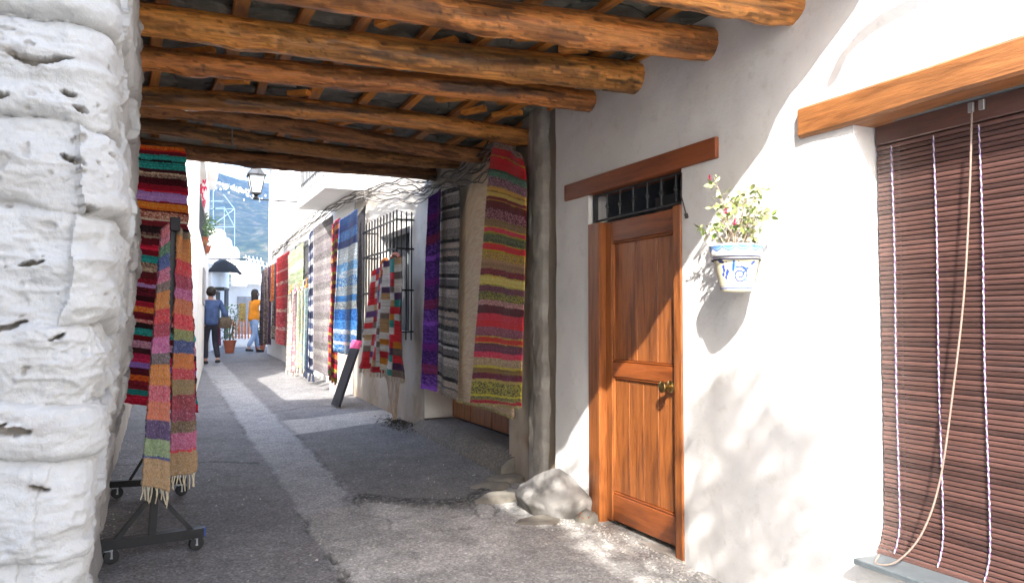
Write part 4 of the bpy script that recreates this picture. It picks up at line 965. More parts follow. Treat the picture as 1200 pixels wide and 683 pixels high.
# patchwork pieces on the grille
def pw(pal, nx, ny, sd):
    def f(U, V, c_, rr):
        ii = np.clip((U*nx).astype(int), 0, nx-1); jj = (V*ny).astype(int); r2 = np.random.default_rng(sd); tb = r2.integers(0, len(pal), (nx, ny+2)); arr = np.array([HEX(p) for p in pal]); return arr[tb[ii, jj]]
    return f
P1 = ['e8e4dc', 'd62a34', 'e8e4dc', '8a7a70', 'b8282e', 'efeae2', '6a4a80', 'd8d0c4', 'e33a40', 'c8a878', 'ddd8d0']
P2 = ['e8e4dc', 'd62a34', 'd88a2c', '3a9a8e', '8a7a70', 'efeae2', '5a3a5c', 'e33a40', 'c8a070', 'b8282e', 'e8dcc8', '7a6a60']
for i, (cr, xs, pal, nx, lb) in enumerate((([(437, 318), (454, 306), (426, 430), (447, 438)], (2.50, 2.58), P1, 4, 'white and red patchwork rug, left of the two on the window grille'), ([(450, 306), (470, 301), (447, 434), (470, 444)], (2.50, 2.60), P2, 3, 'red, orange and teal patchwork rug, right of the two on the window grille'))):
    rug('patchwork_rug', lb, 'rug', *c4(cr, *xs), [(1, 'ffffff')], 30, 150, .05, 1.6, 20+i, patch=pw(pal, nx, 17, 30+i), fringe=16, fr_col='a49884', flen=.06, gain=.6, group='patchwork rugs on the window grille')
for i, (px, py, cc) in enumerate(((452, 306, 'orange'), (464, 300, 'terracotta'))):
    p = RX(px, py, 2.6); q = MB(); q.tube([p+Vector((0, -.14, -.03)), p+Vector((0, -.05, .02)), p+Vector((0, .08, .03)), p+Vector((0, .18, -.02))], .02, 7); tag(q.build('cloth_bundle', M[cc], auto=60), 'small %s cloth bundle on top of the window grille rugs' % ('orange' if i == 0 else 'brick red'), 'cloth')
SB = [(5, '1a56a8', '3a78c8'), (4, '1c489a'), (6, '2a6ac0', '5a92d8'), (5, '143c86'), (4, 'c8d8e8'), (6, 'e4ecf4', 'a0c0e0'), (5, '3f8ad8', '8ac0ec'), (4, 'dfe9f2', '6aa4dc'), (6, '2b74c8', 'a8cce8'), (6, 'c9d2da', '8aa8c4'), (4, '3a86d6'), (5, '8a96a0', 'b8c4cc'), (7, '1d5ab4', '3a88dc'), (6, '2c7ee0', '60a8f0'), (3, 'e8f0f6', '90c0ec'), (5, '2a78d4', '88bcec'), (2, 'eef4f8'), (6, '3a90e0', 'c8def0')]
rug('blue_rug', 'bright blue and white striped rug hanging out over the street', 'rug', *c4([(399, 258), (419, 245), (392, 412), (417, 418)], 2.30, 2.66), SB, 60, 220, .03, 1.2, 5, gain=.6)
rug('charcoal_rug', 'dark charcoal rug hanging between the blue rug and the window grille', 'rug', *c4([(414, 262), (428, 240), (412, 404), (424, 406)], 2.66, 2.8), [(1, '26262a', '303036')], 16, 100, .03, 1., 6)
SR = [(3, '6a1420', 'b03050'), (3, 'd05a2c', 'f0a050'), (3, '401828', '902840'), (3, 'c82838'), (2, 'd8a850', '6a8a40'), (4, '58202c', 'a84058'), (2, '5a8040', 'd89030')]
rug('multicolour_rug', 'thin dark red multicoloured rug just left of the blue one', 'rug', *c4([(389, 263), (398, 255), (383, 436), (393, 449)], 2.26, 2.42), SR*5, 16, 180, .03, 1., 7, fringe=6, fr_col='7a3a2c', flen=.03)
SW = [(6, '8a8588', 'a8a4a8'), (5, 'b8b4b6', 'd0ccce'), (5, '9a9298', 'b0aab0'), (3, 'cac4c6'), (6, 'a49ca4', 'bcb4bc')]
rug('pale_grey_rug', 'broad pale grey rug hanging left of the blue one', 'rug', *c4([(367, 268), (390, 252), (366, 432), (389, 442)], 2.28, 2.62), SW*5, 60, 200, .02, 1., 8, mott=.12, gain=.5)
rug('navy_edge_rug', 'slim navy and white rug behind the pale grey one', 'rug', *c4([(362, 275), (369, 266), (361, 430), (368, 436)], 2.3, 2.42), [(3, '3a4668', '6a7698'), (3, 'd8dce4'), (4, '2c3450'), (2, 'b0b6c8')]*6, 12, 140, .02, 1., 9)
rug('red_rug', 'bright red rug with white bands, farthest along the street wall', 'rug', *c4([(325, 303), (339, 294), (324, 402), (337, 406)], 2.28, 2.6), [(9, 'c8182c', 'e03a4c'), (1, 'f0a0a0'), (6, 'd02034'), (2, 'f4c8c0', 'e05060'), (7, 'cc1c30', 'e84858'), (1, 'e8a090'), (7, 'd82a3c', 'ec5a68'), (2, 'f0d0c0', 'e06070'), (9, 'd43044', 'f07080'), (2, 'f4e0d8', 'e07080'), (9, 'd84050', 'f08088')], 20, 140, .02, 1., 10, gain=.85)
rug('pale_green_cloth', 'pale green and white cloth behind the hanging scarves', 'cloth', *c4([(337, 300), (355, 284), (337, 432), (352, 436)], 2.52, 2.66), [(6, 'a8b890', 'c8d0b0'), (3, 'd8dccc'), (7, '94a880', 'b8c8a4'), (2, 'e8ecdc'), (6, 'c8c4bc', 'd8d4cc')]*2, 14, 100, .03, 2., 11, mott=.1, gain=.6)
SC = [((338, 345), (343, 343), (336, 434), (343, 436), 'd8d4cc', 'b8b0a8', 'white and grey fringed scarf, first on the hanger row'), ((344, 345), (348, 341), (342, 436), (347, 437), 'c89aa8', 'e0d0d0', 'dusty pink scarf hanging on the hanger row'), ((349, 343), (353, 339), (347, 430), (352, 434), 'b8c8a8', 'e0e4c8', 'pale green check scarf hanging on the hanger row'), ((353, 341), (358, 337), (351, 432), (356, 436), 'd8c8a0', 'a8c0c0', 'cream check scarf hanging on the hanger row'), ((357, 339), (361, 336), (354, 432), (360, 437), '9cc4c8', 'd0e4e4', 'light turquoise scarf hanging on the hanger row'), ((361, 343), (366, 340), (357, 434), (367, 440), '2c3c5c', '1c2840', 'navy blue towel at the near end of the hanger row')]
for i, (a, b_, c_, d_, h1, h2, lb) in enumerate(SC):
    rug('hanging_scarf', lb, 'scarf', RX(*a, 2.40), RX(*b_, 2.5), RX(*c_, 2.38), RX(*d_, 2.48), [(3, h1, h2), (1, h2), (2, h1, h2)]*7 if i < 5 else [(1, h1, h2)], 10, 90, .03, 1.2, 60+i, mott=.15, gain=.6, fringe=4, fr_col='b9b0a4' if i < 5 else '2c3448', flen=.12, group='scarves hanging on the street wall')
    p = (RX(*a, 2.4)+RX(*b_, 2.5))/2; q = MB(); q.tube([p+Vector((-.05, -.12, .0)), p+Vector((0, 0, .07)), p+Vector((.05, .12, .0))], .012, 6); q.tube([p+Vector((0, 0, .07)), p+Vector((0, 0, .15)), p+Vector((.03, 0, .18))], .006, 5)
    hm = ('orange', 'pink', 'terracotta', 'white_cloth', 'orange', 'steel')[i]
    tag(q.build('coat_hanger', M[hm], auto=60), 'coat hanger holding the '+lb.split(',')[0].replace(' hanging on the hanger row', '').replace(' at the near end of the hanger row', '')+' on the street wall', 'hanger', 'coat hangers in the row')
DKS = [((307, 318), (311, 313), (305, 404), (309, 405), '2a2430', '5a5060', 'black and violet scarf at the far end of the rug wall'), ((311, 315), (315, 311), (309, 402), (313, 404), '6a5a58', '9a8a88', 'taupe checked scarf among the far dark scarves'), ((315, 313), (318, 310), (313, 400), (316, 404), '5c2858', '3c2848', 'deep purple scarf among the far dark scarves'), ((318, 311), (322, 308), (316, 352), (320, 355), 'b04a20', 'd8884a', 'short rust orange cloth above the far dark scarves'), ((319, 352), (325, 350), (317, 396), (322, 398), '585858', 'b8b0a8', 'grey and white check cloth beside the red rug'), ((322, 309), (326, 305), (321, 380), (325, 384), '26202a', '4c3a48', 'black shawl touching the red rug')]
for i, (a, b_, c_, d_, h1, h2, lb) in enumerate(DKS):
    rug('hanging_scarf', lb, 'scarf', RX(*a, 2.42), RX(*b_, 2.56), RX(*c_, 2.40), RX(*d_, 2.54), [(3, h1, h2), (1, h2), (2, h1, h2)]*6, 10, 80, .03, 1.2, 80+i, mott=.2, group='scarves hanging on the street wall')
# leaning board
a = RX(399, 476, 2.33); a.z = gz(a.y)+.02; top_ = RX(424, 402, 2.62)
q = MB(); D = (top_-a); L_ = D.length; wv = Vector((-.12, .99, 0)).normalized(); 
nb = D.normalized().cross(wv).normalized()
def slab(mb, o_, d_, w_, n_, l0, l1, wd, th):
    v = [o_+d_*l+w_*(wd*s_)+n_*(th*t_) for l in (l0, l1) for (s_, t_) in ((0, 0), (1, 0), (1, 1), (0, 1))]; mb.add(v, [(0, 1, 2, 3)[::-1], (4, 5, 6, 7), (0, 1, 5, 4), (1, 2, 6, 5), (2, 3, 7, 6), (3, 0, 4, 7)])
Lb = thing('leaning_board', 'narrow charcoal board with pink top leaning on the street wall', 'board', tuple(a))
slab(q, a, D.normalized(), wv, nb, 0, L_*.9, .3, .035); put(q.build('board', M['charcoal']), Lb)
q = MB(); slab(q, a, D.normalized(), wv, nb, L_*.9+.002, L_*1.03, .3, .04); put(q.build('pink_end', M['pink']), Lb)

# dry little tree and leaf litter at the wall
q = MB(); p0 = Vector((2.72, 9.25, gz(9.25))); r = random.Random(4)
for k in range(7):
    e = p0+Vector((r.uniform(-.2, .05), r.uniform(-.15, .3), r.uniform(.5, .8))); m_ = p0.lerp(e, .5)+Vector((r.uniform(-.05, .05), r.uniform(-.05, .05), 0)); q.tube([p0+Vector((r.uniform(-.03, .03), 0, -.02)), m_, e], [.012, .008, .003], 5)
tag(q.build('bare_shrub', M['twig'], auto=60), 'thin bare shrub growing at the foot of the street wall', 'shrub')
q = MB()
for k in range(500):
    x = random.gauss(2.68, .09); y = random.gauss(8.95, .28); z = gz(y)+.012+.03*math.exp(-((x-2.7)**2/.01+(y-8.95)**2/.06)); s_ = random.uniform(.01, .025); an = random.uniform(0, 6.3); t_ = random.uniform(-.01, .01)
    q.add([(x-s_*math.cos(an), y-s_*math.sin(an), z+t_), (x+.4*s_*math.sin(an), y-.4*s_*math.cos(an), z+.006), (x+s_*math.cos(an), y+s_*math.sin(an), z-t_), (x-.4*s_*math.sin(an), y+.4*s_*math.cos(an), z+.006)], [(0, 1, 2, 3)])
tag(q.build('leaf_litter', M['soil']), 'dry leaf litter heaped at the wall foot', 'litter', kind='stuff')
q = MB()
for k in range(14):
    x = 2.72+random.uniform(-.05, .05); y = 4.62+random.uniform(-.05, .05); z = gz(y)+.02+random.uniform(0, .03); s_ = .018; an = random.uniform(0, 6)
    q.add([(x, y, z), (x+s_*math.cos(an), y+s_*math.sin(an), z+.012), (x+2*s_*math.cos(an+.3), y+2*s_*math.sin(an+.3), z+.02), (x+s_*math.cos(an+.8), y+s_*math.sin(an+.8), z+.012)], [(0, 1, 2, 3)])
tag(q.build('fallen_leaves', M['orange']), 'few dry orange leaves lying beside the door frame', 'leaves', kind='stuff')

# left side: big rug, garment rack, two runners
SL = [(2, 'c8641c', 'a83a1c'), (1, 'b02a1c'), (2, '5a1420'), (3, '24706c', '2c8a84'), (1, '181014'), (4, '2a8480', '1c5c5a'), (2, '381820'), (1, '8a7868', 'a89884'), (2, '5c4a44', '8a7868'), (4, '40101a', '2a0a10'), (3, '7a1428'), (1, 'a8182c'), (5, '8a68a8', '9a7ab8'), (1, '7a1830'), (4, 'c85c20', 'd87830'), (1, '501420'), (4, '7a4038', 'c09080'), (1, 'b8a090'), (3, '6a2028'), (4, '1c1216', '2a1a20'), (2, '3a2428', '6a5048'), (1, '7a7060'), (4, '4a121c'), (3, '94162a', 'a8203a'), (3, '5e101c'), (4, '1c7070', '2a8480'), (3, '5a4440', '94806c'), (2, '7a6858', 'a0907c'), (4, '4e1a20'), (3, '7a1c2c', '601020'), (2, '8c70a0'), (5, '3c1018', '5a1826'), (3, '2a0e14'), (3, '8a1c30'), (3, 'b84c24', 'd87a38'), (4, '581420'), (2, 'a04a4c', 'c08480'), (3, '1c1014'), (4, '1f6a68', '2c8480'), (3, '581018'), (4, '8a6078', 'b08898'), (3, '2a1418'), (5, '84183a', 'a02848'), (3, '7a5ca0'), (4, '481420'), (3, 'c05020', '903018'), (5, '54141e', '701c2a'), (3, '1c6864'), (5, '8a1428', 'a4203a')]
TLp, TRp = RY(146, 168, 6.95), RY(217, 174, 6.95)
rug('striped_rug', 'dark maroon, teal and lilac striped rug hanging against the left wall', 'rug', TLp, TRp, RY(140, 470, 6.9), RY(232, 484, 6.9), SL, 100, 330, .03, 1.3, 13, gain=2.2, ragged=.014, fringe=0, mott=.3)
RK = thing('garment_rack', 'black steel rack on castors standing by the left wall', 'rack', (0, 5.8, 0))
def part(mb, name, mat, auto=None): return put(mb.build(name, mat, auto=auto), RK)
f0, f1 = Vector((-.27, 4.95, .12)), Vector((.29, 5.02, .12)); fc = Vector((.01, 4.99, .12)); tp = RY(205, 262, 5.0); 
def bar(p, q_, wd, name='bar', mat='black_paint'):
    d = (q_-p); m_ = MB(); R3 = d.to_track_quat('Z', 'X').to_matrix(); v = []
    for l in (0, 1):
        for (a_, b_) in ((-1, -1), (1, -1), (1, 1), (-1, 1)): v.append(p+d*l+R3 @ Vector((a_*wd, b_*wd, 0)))
    m_.add(v, [(3, 2, 1, 0), (4, 5, 6, 7), (0, 1, 5, 4), (1, 2, 6, 5), (2, 3, 7, 6), (3, 0, 4, 7)]); return part(m_, name, M[mat])
bar(f0, f1, .028, 'base_bar'); bar(fc+Vector((0, 0, .02)), tp, .02, 'upright')
bar(f0.lerp(f1, .17)+Vector((0, 0, .02)), fc.lerp(tp, .145), .013, 'brace'); bar(f0.lerp(f1, .88)+Vector((0, 0, .02)), fc.lerp(tp, .145), .013, 'brace')
r0, r1 = Vector((-.29, 6.5, .17)), Vector((.25, 6.42, .17)); rc = r0.lerp(r1, .5); rt = tp+Vector((-.02, 1.5, -.02))
bar(r0, r1, .024, 'base_bar'); bar(rc, rt, .016, 'upright'); bar(r0.lerp(r1, .25), rc.lerp(rt, .15), .010, 'brace'); bar(r0.lerp(r1, .8), rc.lerp(rt, .15), .010, 'brace')
bar(tp-Vector((0, .05, .02)), rt, .02, 'top_bar'); bar(fc.lerp(tp, .0)+Vector((0, .0, .0)), rc, .012, 'long_bar') if False else None
q = MB(); q.box((tp.x-.028, tp.y-.075, tp.z-.05), (tp.x+.028, tp.y-.045, tp.z+.03), .005); part(q, 'end_cap', M['charcoal'])
q = MB(); q.box((f1.x-.004, f1.y-.026, f1.z-.026), (f1.x+.012, f1.y+.026, f1.z+.026), .003); part(q, 'blue_cap', M.setdefault('bluecap', simple('blue_cap', (.02, .08, .35), .5)))
def castor(p):
    h = bpy.data.objects.new('castor', None); C.objects.link(h); h.location = p; put(h, RK)
    g0 = ground_at(p.x, p.y); m_ = MB(); m_.lathe([(.036, -.016), (.042, -.012), (.042, .012), (.036, .016)], 18, Matrix.Translation((p.x+.012, p.y, g0+.042)) @ Matrix.Rotation(PI/2, 4, 'X') @ Matrix.Rotation(.3, 4, 'Y')); put(m_.build('wheel', M['rubber'], auto=40), h)
    m_ = MB(); zt = p.z-.024
    m_.box((p.x-.022, p.y-.02, zt-.012), (p.x+.022, p.y+.02, zt), .002)
    for s_ in (-1, 1): m_.add([(p.x-.012, p.y+s_*.017, zt-.01), (p.x+.02, p.y+s_*.017, zt-.01), (p.x+.022, p.y+s_*.017, g0+.03), (p.x+.004, p.y+s_*.017, g0+.03)], [(0, 1, 2, 3)])
    m_.tube([(p.x+.012, p.y-.02, g0+.036), (p.x+.012, p.y+.02, g0+.036)], .005, 8); put(m_.build('fork', M['steel']), h)
for p in (f0+Vector((.06, 0, 0)), f1-Vector((.05, 0, 0)), r0+Vector((.05, 0, 0)), r1-Vector((.05, 0, 0))): castor(p)
R1 = [(4, 'c8586c', 'e08a90'), (4, 'b84e70', 'd890a0'), (5, '3f7458', '5a8a70'), (6, '2c4c8c', '4a6aa8'), (6, 'b85078', 'd088a0'), (4, '6a5a58', '8a7a74'), (8, 'd08a44', 'c87a3c'), (6, 'c02834', 'd84850'), (6, '9c2c44', 'b84460'), (7, 'b85890', 'cc78a8'), (5, '5c5258', '786c70'), (9, 'd0843c', 'c07434'), (7, 'b84c5c', 'd07080'), (8, 'd07858', 'c86a50'), (8, '43305c', '5c4878'), (7, '7c9468', '94a880'), (1, '3a4c8c'), (12, 'b8966c', 'a88860')]
R2 = [(3, '8a7a60'), (11, 'cc8440', 'c07838'), (7, 'c02434', 'd84450'), (6, '8c2040', 'b04060'), (5, 'a84878', 'c070a0'), (7, 'c87048', 'b86440'), (7, 'c42c3c', 'e05058'), (5, '7c8450', '90945c'), (6, '2c3f74', '40588c'), (7, 'c87434', 'b8682c'), (5, 'a82838', 'c84450'), (7, '80704c', '947c54'), (7, '7c1c30', 'a03048'), (5, '7a2440', '983858'), (5, '5c4c38', '786448'), (8, 'a84c70', 'c06c90'), (1, 'd02838'), (10, 'a8865c', '947650')]
rug('runner', 'narrow patch-banded runner draped left of the rack post', 'runner', RY(189, 270, 4.93), RY(198, 262, 4.95), RY(166, 568, 4.78), RY(198, 574, 4.80), R1, 46, 260, .010, .8, 41, salt=.07, gain=1.05, soft=.13, thick=.014, fringe=11, fr_col='d0c4a8', flen=.085, top=None, mott=.1)
rug('runner', 'narrow patch-banded runner draped right of the rack post', 'runner', RY(207, 266, 4.96), RY(222, 276, 4.99), RY(199, 558, 4.92), RY(231, 552, 4.92), R2, 46, 260, .012, .8, 42, salt=.07, gain=1.05, soft=.13, thick=.014, fringe=11, fr_col='d0c4a8', flen=.085, mott=.1, pinch=(.5, .2, .1))
lit = MB()

# ------------------------------------------------------------------ lantern
def lantern():
    yl = 17.0; c0 = RY(300, 232, yl); wl = RY(339, 235, yl); x, z = c0.x, c0.z
    T = thing('street_lantern', 'old iron street lantern on a thin arm out from the street house', 'lantern', (x, yl, z))
    q = MB(); q.tube([(2.8, yl, z-.03), (x-.1, yl, z-.03)], .014, 6); q.tube([(2.8, yl, z-.4), (x+.45, yl, z-.04)], .008, 5); put(q.build('bracket', M['black_iron']), T)
    q = MB(); q.lathe([(.045, -.03), (.055, .0), (.03, .03), (.05, .06), (.02, .08)], 8, Matrix.Translation((x, yl, z))); put(q.build('socket', M['black_iron']), T)
    q = MB()
    b0, t0, zb, zt = .09, .16, z+.1, z+.46
    for s_ in ((-1, -1), (1, -1), (1, 1), (-1, 1)): q.tube([(x+s_[0]*b0, yl+s_[1]*b0, zb), (x+s_[0]*t0, yl+s_[1]*t0, zt)], .012, 5); q.tube([(x, yl, z+.05), (x+s_[0]*b0, yl+s_[1]*b0, zb)], .008, 4)
    q.box((x-b0-.01, yl-b0-.01, zb-.01), (x+b0+.01, yl+b0+.01, zb+.01)); q.box((x-t0-.03, yl-t0-.03, zt), (x+t0+.03, yl+t0+.03, zt+.03)); put(q.build('lantern_frame', M['black_iron']), T)
    for a_ in range(4):
        m_ = Matrix.Translation((x, yl, 0)) @ Matrix.Rotation(a_*PI/2, 4, 'Z'); g_ = MB(); g_.add([m_ @ Vector(p) for p in ((-b0, -b0, zb+.012), (b0, -b0, zb+.012), (t0, -t0, zt-.002), (-t0, -t0, zt-.002))], [(0, 1, 2, 3)]); put(g_.build('pane', M['glass']), T)
    q = MB(); q.lathe([(t0*1.3, zt+.032), (.12, zt+.15), (.1, zt+.17), (.1, zt+.22), (.04, zt+.27), (.012, zt+.29), (.03, zt+.31), (.012, zt+.33), (.045, zt+.35), (.004, zt+.4)], 8, Matrix.Translation((x, yl, 0))); put(q.build('cap', M['grey_iron']), T)
lantern()

# ------------------------------------------------------------------ far left houses
def far():
    H = thing('terrace_house', 'white house with raised terrace beyond the left rug', 'house', (0, 17, 0))
    q = MB(); q.prism([(-4, 13), (.62, 13), (1.34, 22.5), (-4, 22.5)], 0, 2.85); put(q.build('lower_wall', M['far_white']), H)
    q = MB(); q.prism([(-4, 13.02), (.60, 13.02), (.66, 13.7), (-4, 13.7)], 2.85, 4.55); put(q.build('front_pier', M['far_white']), H)
    q = MB(); q.prism([(-4, 18.6), (1.04, 18.6), (1.33, 22.4), (-4, 22.4)], 2.85, 5.5); put(q.build('upper_wall', M['far_white']), H)
    q = MB(); q.prism([(-4, 13.7), (.66, 13.7), (1.05, 18.6), (-4, 18.6)], 4.55, 4.75); put(q.build('terrace_roof', M['far_white']), H)
    q = MB(); q.prism([(1.05, 18.5), (1.3, 18.5), (1.42, 21.5), (1.05, 21.5)], 4.8, 4.95); put(q.build('eaves', M['far_white']), H)
    for k in range(14):
        t = k/13; x = .64+.4*t; y = 13.8+4.7*t; b_ = MB(); b_.box((x-.01, y-.01, 2.85), (x+.01, y+.01, 3.55)); put(b_.build('railing_bar', M['grey_iron']), H)
    b_ = MB(); b_.tube([(.64, 13.75, 3.56), (1.04, 18.5, 3.56)], .02, 5); put(b_.build('handrail', M['grey_iron']), H)
    q = MB(); p = [(.86, 15.9), (.975, 17.3)]; q.add([(p[0][0]+.01, p[0][1], 1.75), (p[1][0]+.01, p[1][1], 1.75), (p[1][0]+.01, p[1][1], 2.4), (p[0][0]+.01, p[0][1], 2.4)], [(0, 1, 2, 3)])
    d = MB(); d.prism([(.78, 15.9), (.87, 15.9), (.975, 17.3), (.88, 17.3)], 1.7, 2.4)
    put(d.build('window', M['grey_in']), H)
    # plants on the terrace and dried peppers
    r = random.Random(8)
    for (cx_, cy_, cz_, s_, lb) in ((.84, 16.2, 3.15, .26, 'leafy green plant leaning over the terrace rail'), (1.0, 18.1, 3.5, .22, 'small green plant at the far end of the terrace')):
        m_ = MB()
        for k in range(260):
            v = Vector((r.gauss(0, .5), r.gauss(0, .9), r.gauss(0, .6)))*s_+Vector((cx_, cy_, cz_)); a_ = r.uniform(.03, .055); d1 = Vector((r.uniform(-1, 1), r.uniform(-1, 1), r.uniform(-1, 1))).normalized(); d2 = d1.orthogonal().normalized()
            m_.add([v, v+d1*a_+d2*a_*.4, v+d1*a_*2, v+d1*a_-d2*a_*.4], [(0, 1, 2, 3)])
        T = thing('terrace_plant', lb, 'plant', (cx_, cy_, 2.86), 'plants on the terrace'); put(m_.build('foliage', M['leaf']), T)
        m_ = MB(); m_.lathe([(.09, 2.86), (.13, 3.02)], 12, Matrix.Translation((cx_, cy_, 0))); put(m_.build('pot', M['terracotta']), T)
    p = RY(237, 226, 18.5); m_ = MB()
    for k in range(40):
        v = p+Vector((r.gauss(0, .035), r.gauss(0, .03), r.uniform(-.3, .3))); m_.tube([v, v+Vector((r.uniform(-.03, .03), -.01, -.09))], [.018, .004], 5)
    tag(m_.build('pepper_string', M['flower']), 'string of dried red peppers hanging on the terrace house', 'peppers')
    # middle houses
    E = thing('shop_house', 'low white house with dark doorways beyond the walkers', 'house', (1.8, 24, 0))
    q = MB(); q.prism([(.2, 22.6), (1.42, 22.6), (2.12, 25.5), (2.12, 30), (.2, 30)], .3, 2.95); put(q.build('wall', M['far_white']), E)
    def on(t, z0, z1, w_, dpt=.03):
        a_ = Vector((1.42, 22.6, 0)); b_ = Vector((2.12, 25.5, 0)); d = (b_-a_).normalized(); nn = Vector((d.y, -d.x, 0)); p = a_.lerp(b_, t)
        m_ = MB(); slab(m_, Vector((p.x, p.y, z0))-nn*.02, Vector((0, 0, 1)), d, nn, 0, z1-z0, w_, dpt+.02); return m_
    for t, z0, z1, w_ in ((.25, .55, 2.2, .5), (.72, .55, 2.3, .6)): put(on(t, z0, z1, w_).build('door', M['dark_in']), E)
    put(on(.55, 1.2, 1.8, .25).build('window', M['grey_iron']), E)
    put(on(.18, 2.25, 2.32, .9, .25).build('canopy', M['cable_dk']), E)
    for (px, py0, py1, w_) in ((262, 305, 278, .28), (272, 305, 289, .24), (254, 300, 268, .3)):
        a_ = RY(px, py1, 27); m_ = MB(); m_.lathe([(w_, 2.9), (w_, a_.z-.25), (w_*.95, a_.z-.12), (w_*.6, a_.z-.02), (.05, a_.z)], 12, Matrix.Translation((a_.x, 27, 0))); put(m_.build('chimney', M['far_white'], auto=40), E)
    a_ = RY(280, 335, 27); m_ = MB(); m_.box((a_.x-.25, 26.5, 2.5), (a_.x+.2, 27, RY(280, 308, 27).z)); m_.box((a_.x-.32, 26.45, RY(280, 312, 27).z), (a_.x+.27, 27.05, RY(280, 308, 27).z+.02)); put(m_.build('chimney', M['far_white']), E)
    Aw = thing('dark_awning', 'dark cloth awning stretched high in front of the far houses', 'awning', (1.7, 23, 3)); m_ = MB()
    l, rr_ = RY(245, 318, 22.4), RY(285, 320, 24.2); n_ = 12; v = []; f = []
    for i in range(n_+1):
        t = i/n_; p = l.lerp(rr_, t); hh = .42*math.sin(PI*min(1, t*1.05+.02))**.7
        v += [(p.x, p.y, p.z), (p.x, p.y+.1, p.z+hh*.8), (p.x, p.y+.9, p.z+hh*1.05)]
    for i in range(n_): f += [(i*3, i*3+3, i*3+4, i*3+1), (i*3+1, i*3+4, i*3+5, i*3+2)]
    m_.add(v, f); o = put(m_.build('cloth', M['awning'], auto=60), Aw); md = o.modifiers.new('t', 'SOLIDIFY'); md.thickness = .02
    m_ = MB(); m_.tube([l+Vector((-.3, -.2, .32)), rr_+Vector((.1, 0, .42))], .02, 5); put(m_.build('pole', M['grey_iron']), Aw)
    # end of the street
    F = thing('end_house', 'sunny white house with tiled eaves closing the street', 'house', (3.4, 28, 0))
    q = MB(); q.box((2.14, 28, .3), (5.5, 33, 2.62)); put(q.build('wall', M['far_white']), F)
    q = MB(); q.box((2.1, 27.75, 2.62), (5.5, 33, 2.7)); put(q.build('eaves', M['terracotta_pale'] if 'terracotta_pale' in M else M['far_white']), F)
    q = MB(); q.box((2.6, 27.96, .6), (3.25, 27.995, 2.2)); put(q.build('door', M['grey_in']), F)
    a_ = RY(298, 335, 28.5); q = MB(); q.box((a_.x-.3, 28.3, 2.7), (a_.x+.3, 28.9, 3.), .02); q.lathe([(.26, 3.), (.2, 3.3), (.08, 3.36)], 10, Matrix.Translation((a_.x, 28.6, 0))); put(q.build('chimney', M['far_white']), F)
    # steps at the bottom of that house
    q = MB(); q.box((1.9, 24.2, .5), (4.6, 24.9, .66), .01); q.box((1.9, 24.5, .66), (4.6, 25.6, .82), .01); q.box((1.95, 25.6, .5), (4.6, 28, .9)); tag(q.build('end_steps', M['far_white']), 'low white steps at the end of the street', 'steps')
    # shop goods in orange cloth
    a_ = RY(284, 392, 24.8); q = MB()
    for k in range(7): q.tube([a_+Vector((-.28+.09*k, 0, .45)), a_+Vector((-.28+.09*k, -.03, .2)), a_+Vector((-.27+.09*k, .02, -.12))], [.03, .05, .045], 7, True, .5)
    tag(q.build('cloth_stall', M['orange'], auto=60), 'rack of orange cloths by the end steps', 'cloths')
    a_ = RY(284, 366, 24.9); q = MB(); q.box((a_.x-.1, 24.9, a_.z-.28), (a_.x+.1, 24.93, a_.z+.28)); tag(q.build('yellow_panel', M['brass']), 'small yellow panel hung above the orange cloths', 'panel')
    # scaffold
    T = thing('scaffold', 'pale blue tubular scaffold frame standing above the far houses', 'scaffold', (1.5, 27, 3))
    V_ = {k: RY(px, py, y) for k, (px, py, y) in dict(a=(250, 300, 27), b=(250, 220, 27), c=(263, 300, 27), d=(263, 243, 27), e=(275, 300, 27), f=(275, 245, 27), g=(247, 245, 27.8), h=(262, 228, 27.8), i=(247, 266, 27), j=(275, 266, 27), k=(247, 236, 27), l=(262, 236, 27)).items()}
    for a_, b_ in ('ab', 'cd', 'ef', 'gf', 'hf', 'ij', 'kl', 'gd', 'if', 'dj'):
        m_ = MB(); m_.tube([V_[a_], V_[b_]], .016, 5); put(m_.build('tube', M['pale_blue']), T)
    # aerial
    T = thing('television_aerial', 'white television aerials on the roof of the end house', 'aerial', (3, 28.5, 2.7)); m_ = MB()
    for (px, py) in ((292, 300), (299, 306)):
        a_ = RY(px, py, 28.5); m_.tube([(a_.x, 28.5, 2.7), a_], .02, 5)
        for k in range(5):
            z = a_.z-.06-.0*k; xx = a_.x-.1+.13*k; m_.tube([(xx, 28.3, z-.22-.02*k), (xx, 28.7, z+.1-.02*k)], .012, 4)
        m_.tube([(a_.x-.2, 28.5, a_.z-.05), (a_.x+.5, 28.5, a_.z-.2)], .014, 4)
    put(m_.build('mast', M['white_cloth']), T)
    # potted plants
    for (px, py, hh, ww, lb, yy) in ((269, 415, .95, .32, 'leafy bush in terracotta pot standing before the dark doorway', 21.7), (305, 413, .5, .28, 'low green plant in red pot at the foot of the far scarves', 21.9)):
        p = RY(px, py, yy); p.z = gz(yy)
        T = thing('potted_plant', lb, 'potted plant', tuple(p)); m_ = MB(); m_.lathe([(.11, 0), (.16, .3), (.175, .3), (.175, .34), (.15, .34)], 14, Matrix.Translation(p)); put(m_.build('pot', M['terracotta'], auto=40), T)
        m_ = MB(); 
        for k in range(330):
            v = p+Vector((r.gauss(0, ww*.42), r.gauss(0, ww*.42), .34+hh*r.random())); a_ = r.uniform(.02, .045); d1 = Vector((r.uniform(-1, 1), r.uniform(-1, 1), r.uniform(-.5, 1))).normalized(); d2 = d1.orthogonal().normalized(); m_.add([v, v+d1*a_+d2*a_*.5, v+d1*a_*2, v+d1*a_-d2*a_*.5], [(0, 1, 2, 3)])
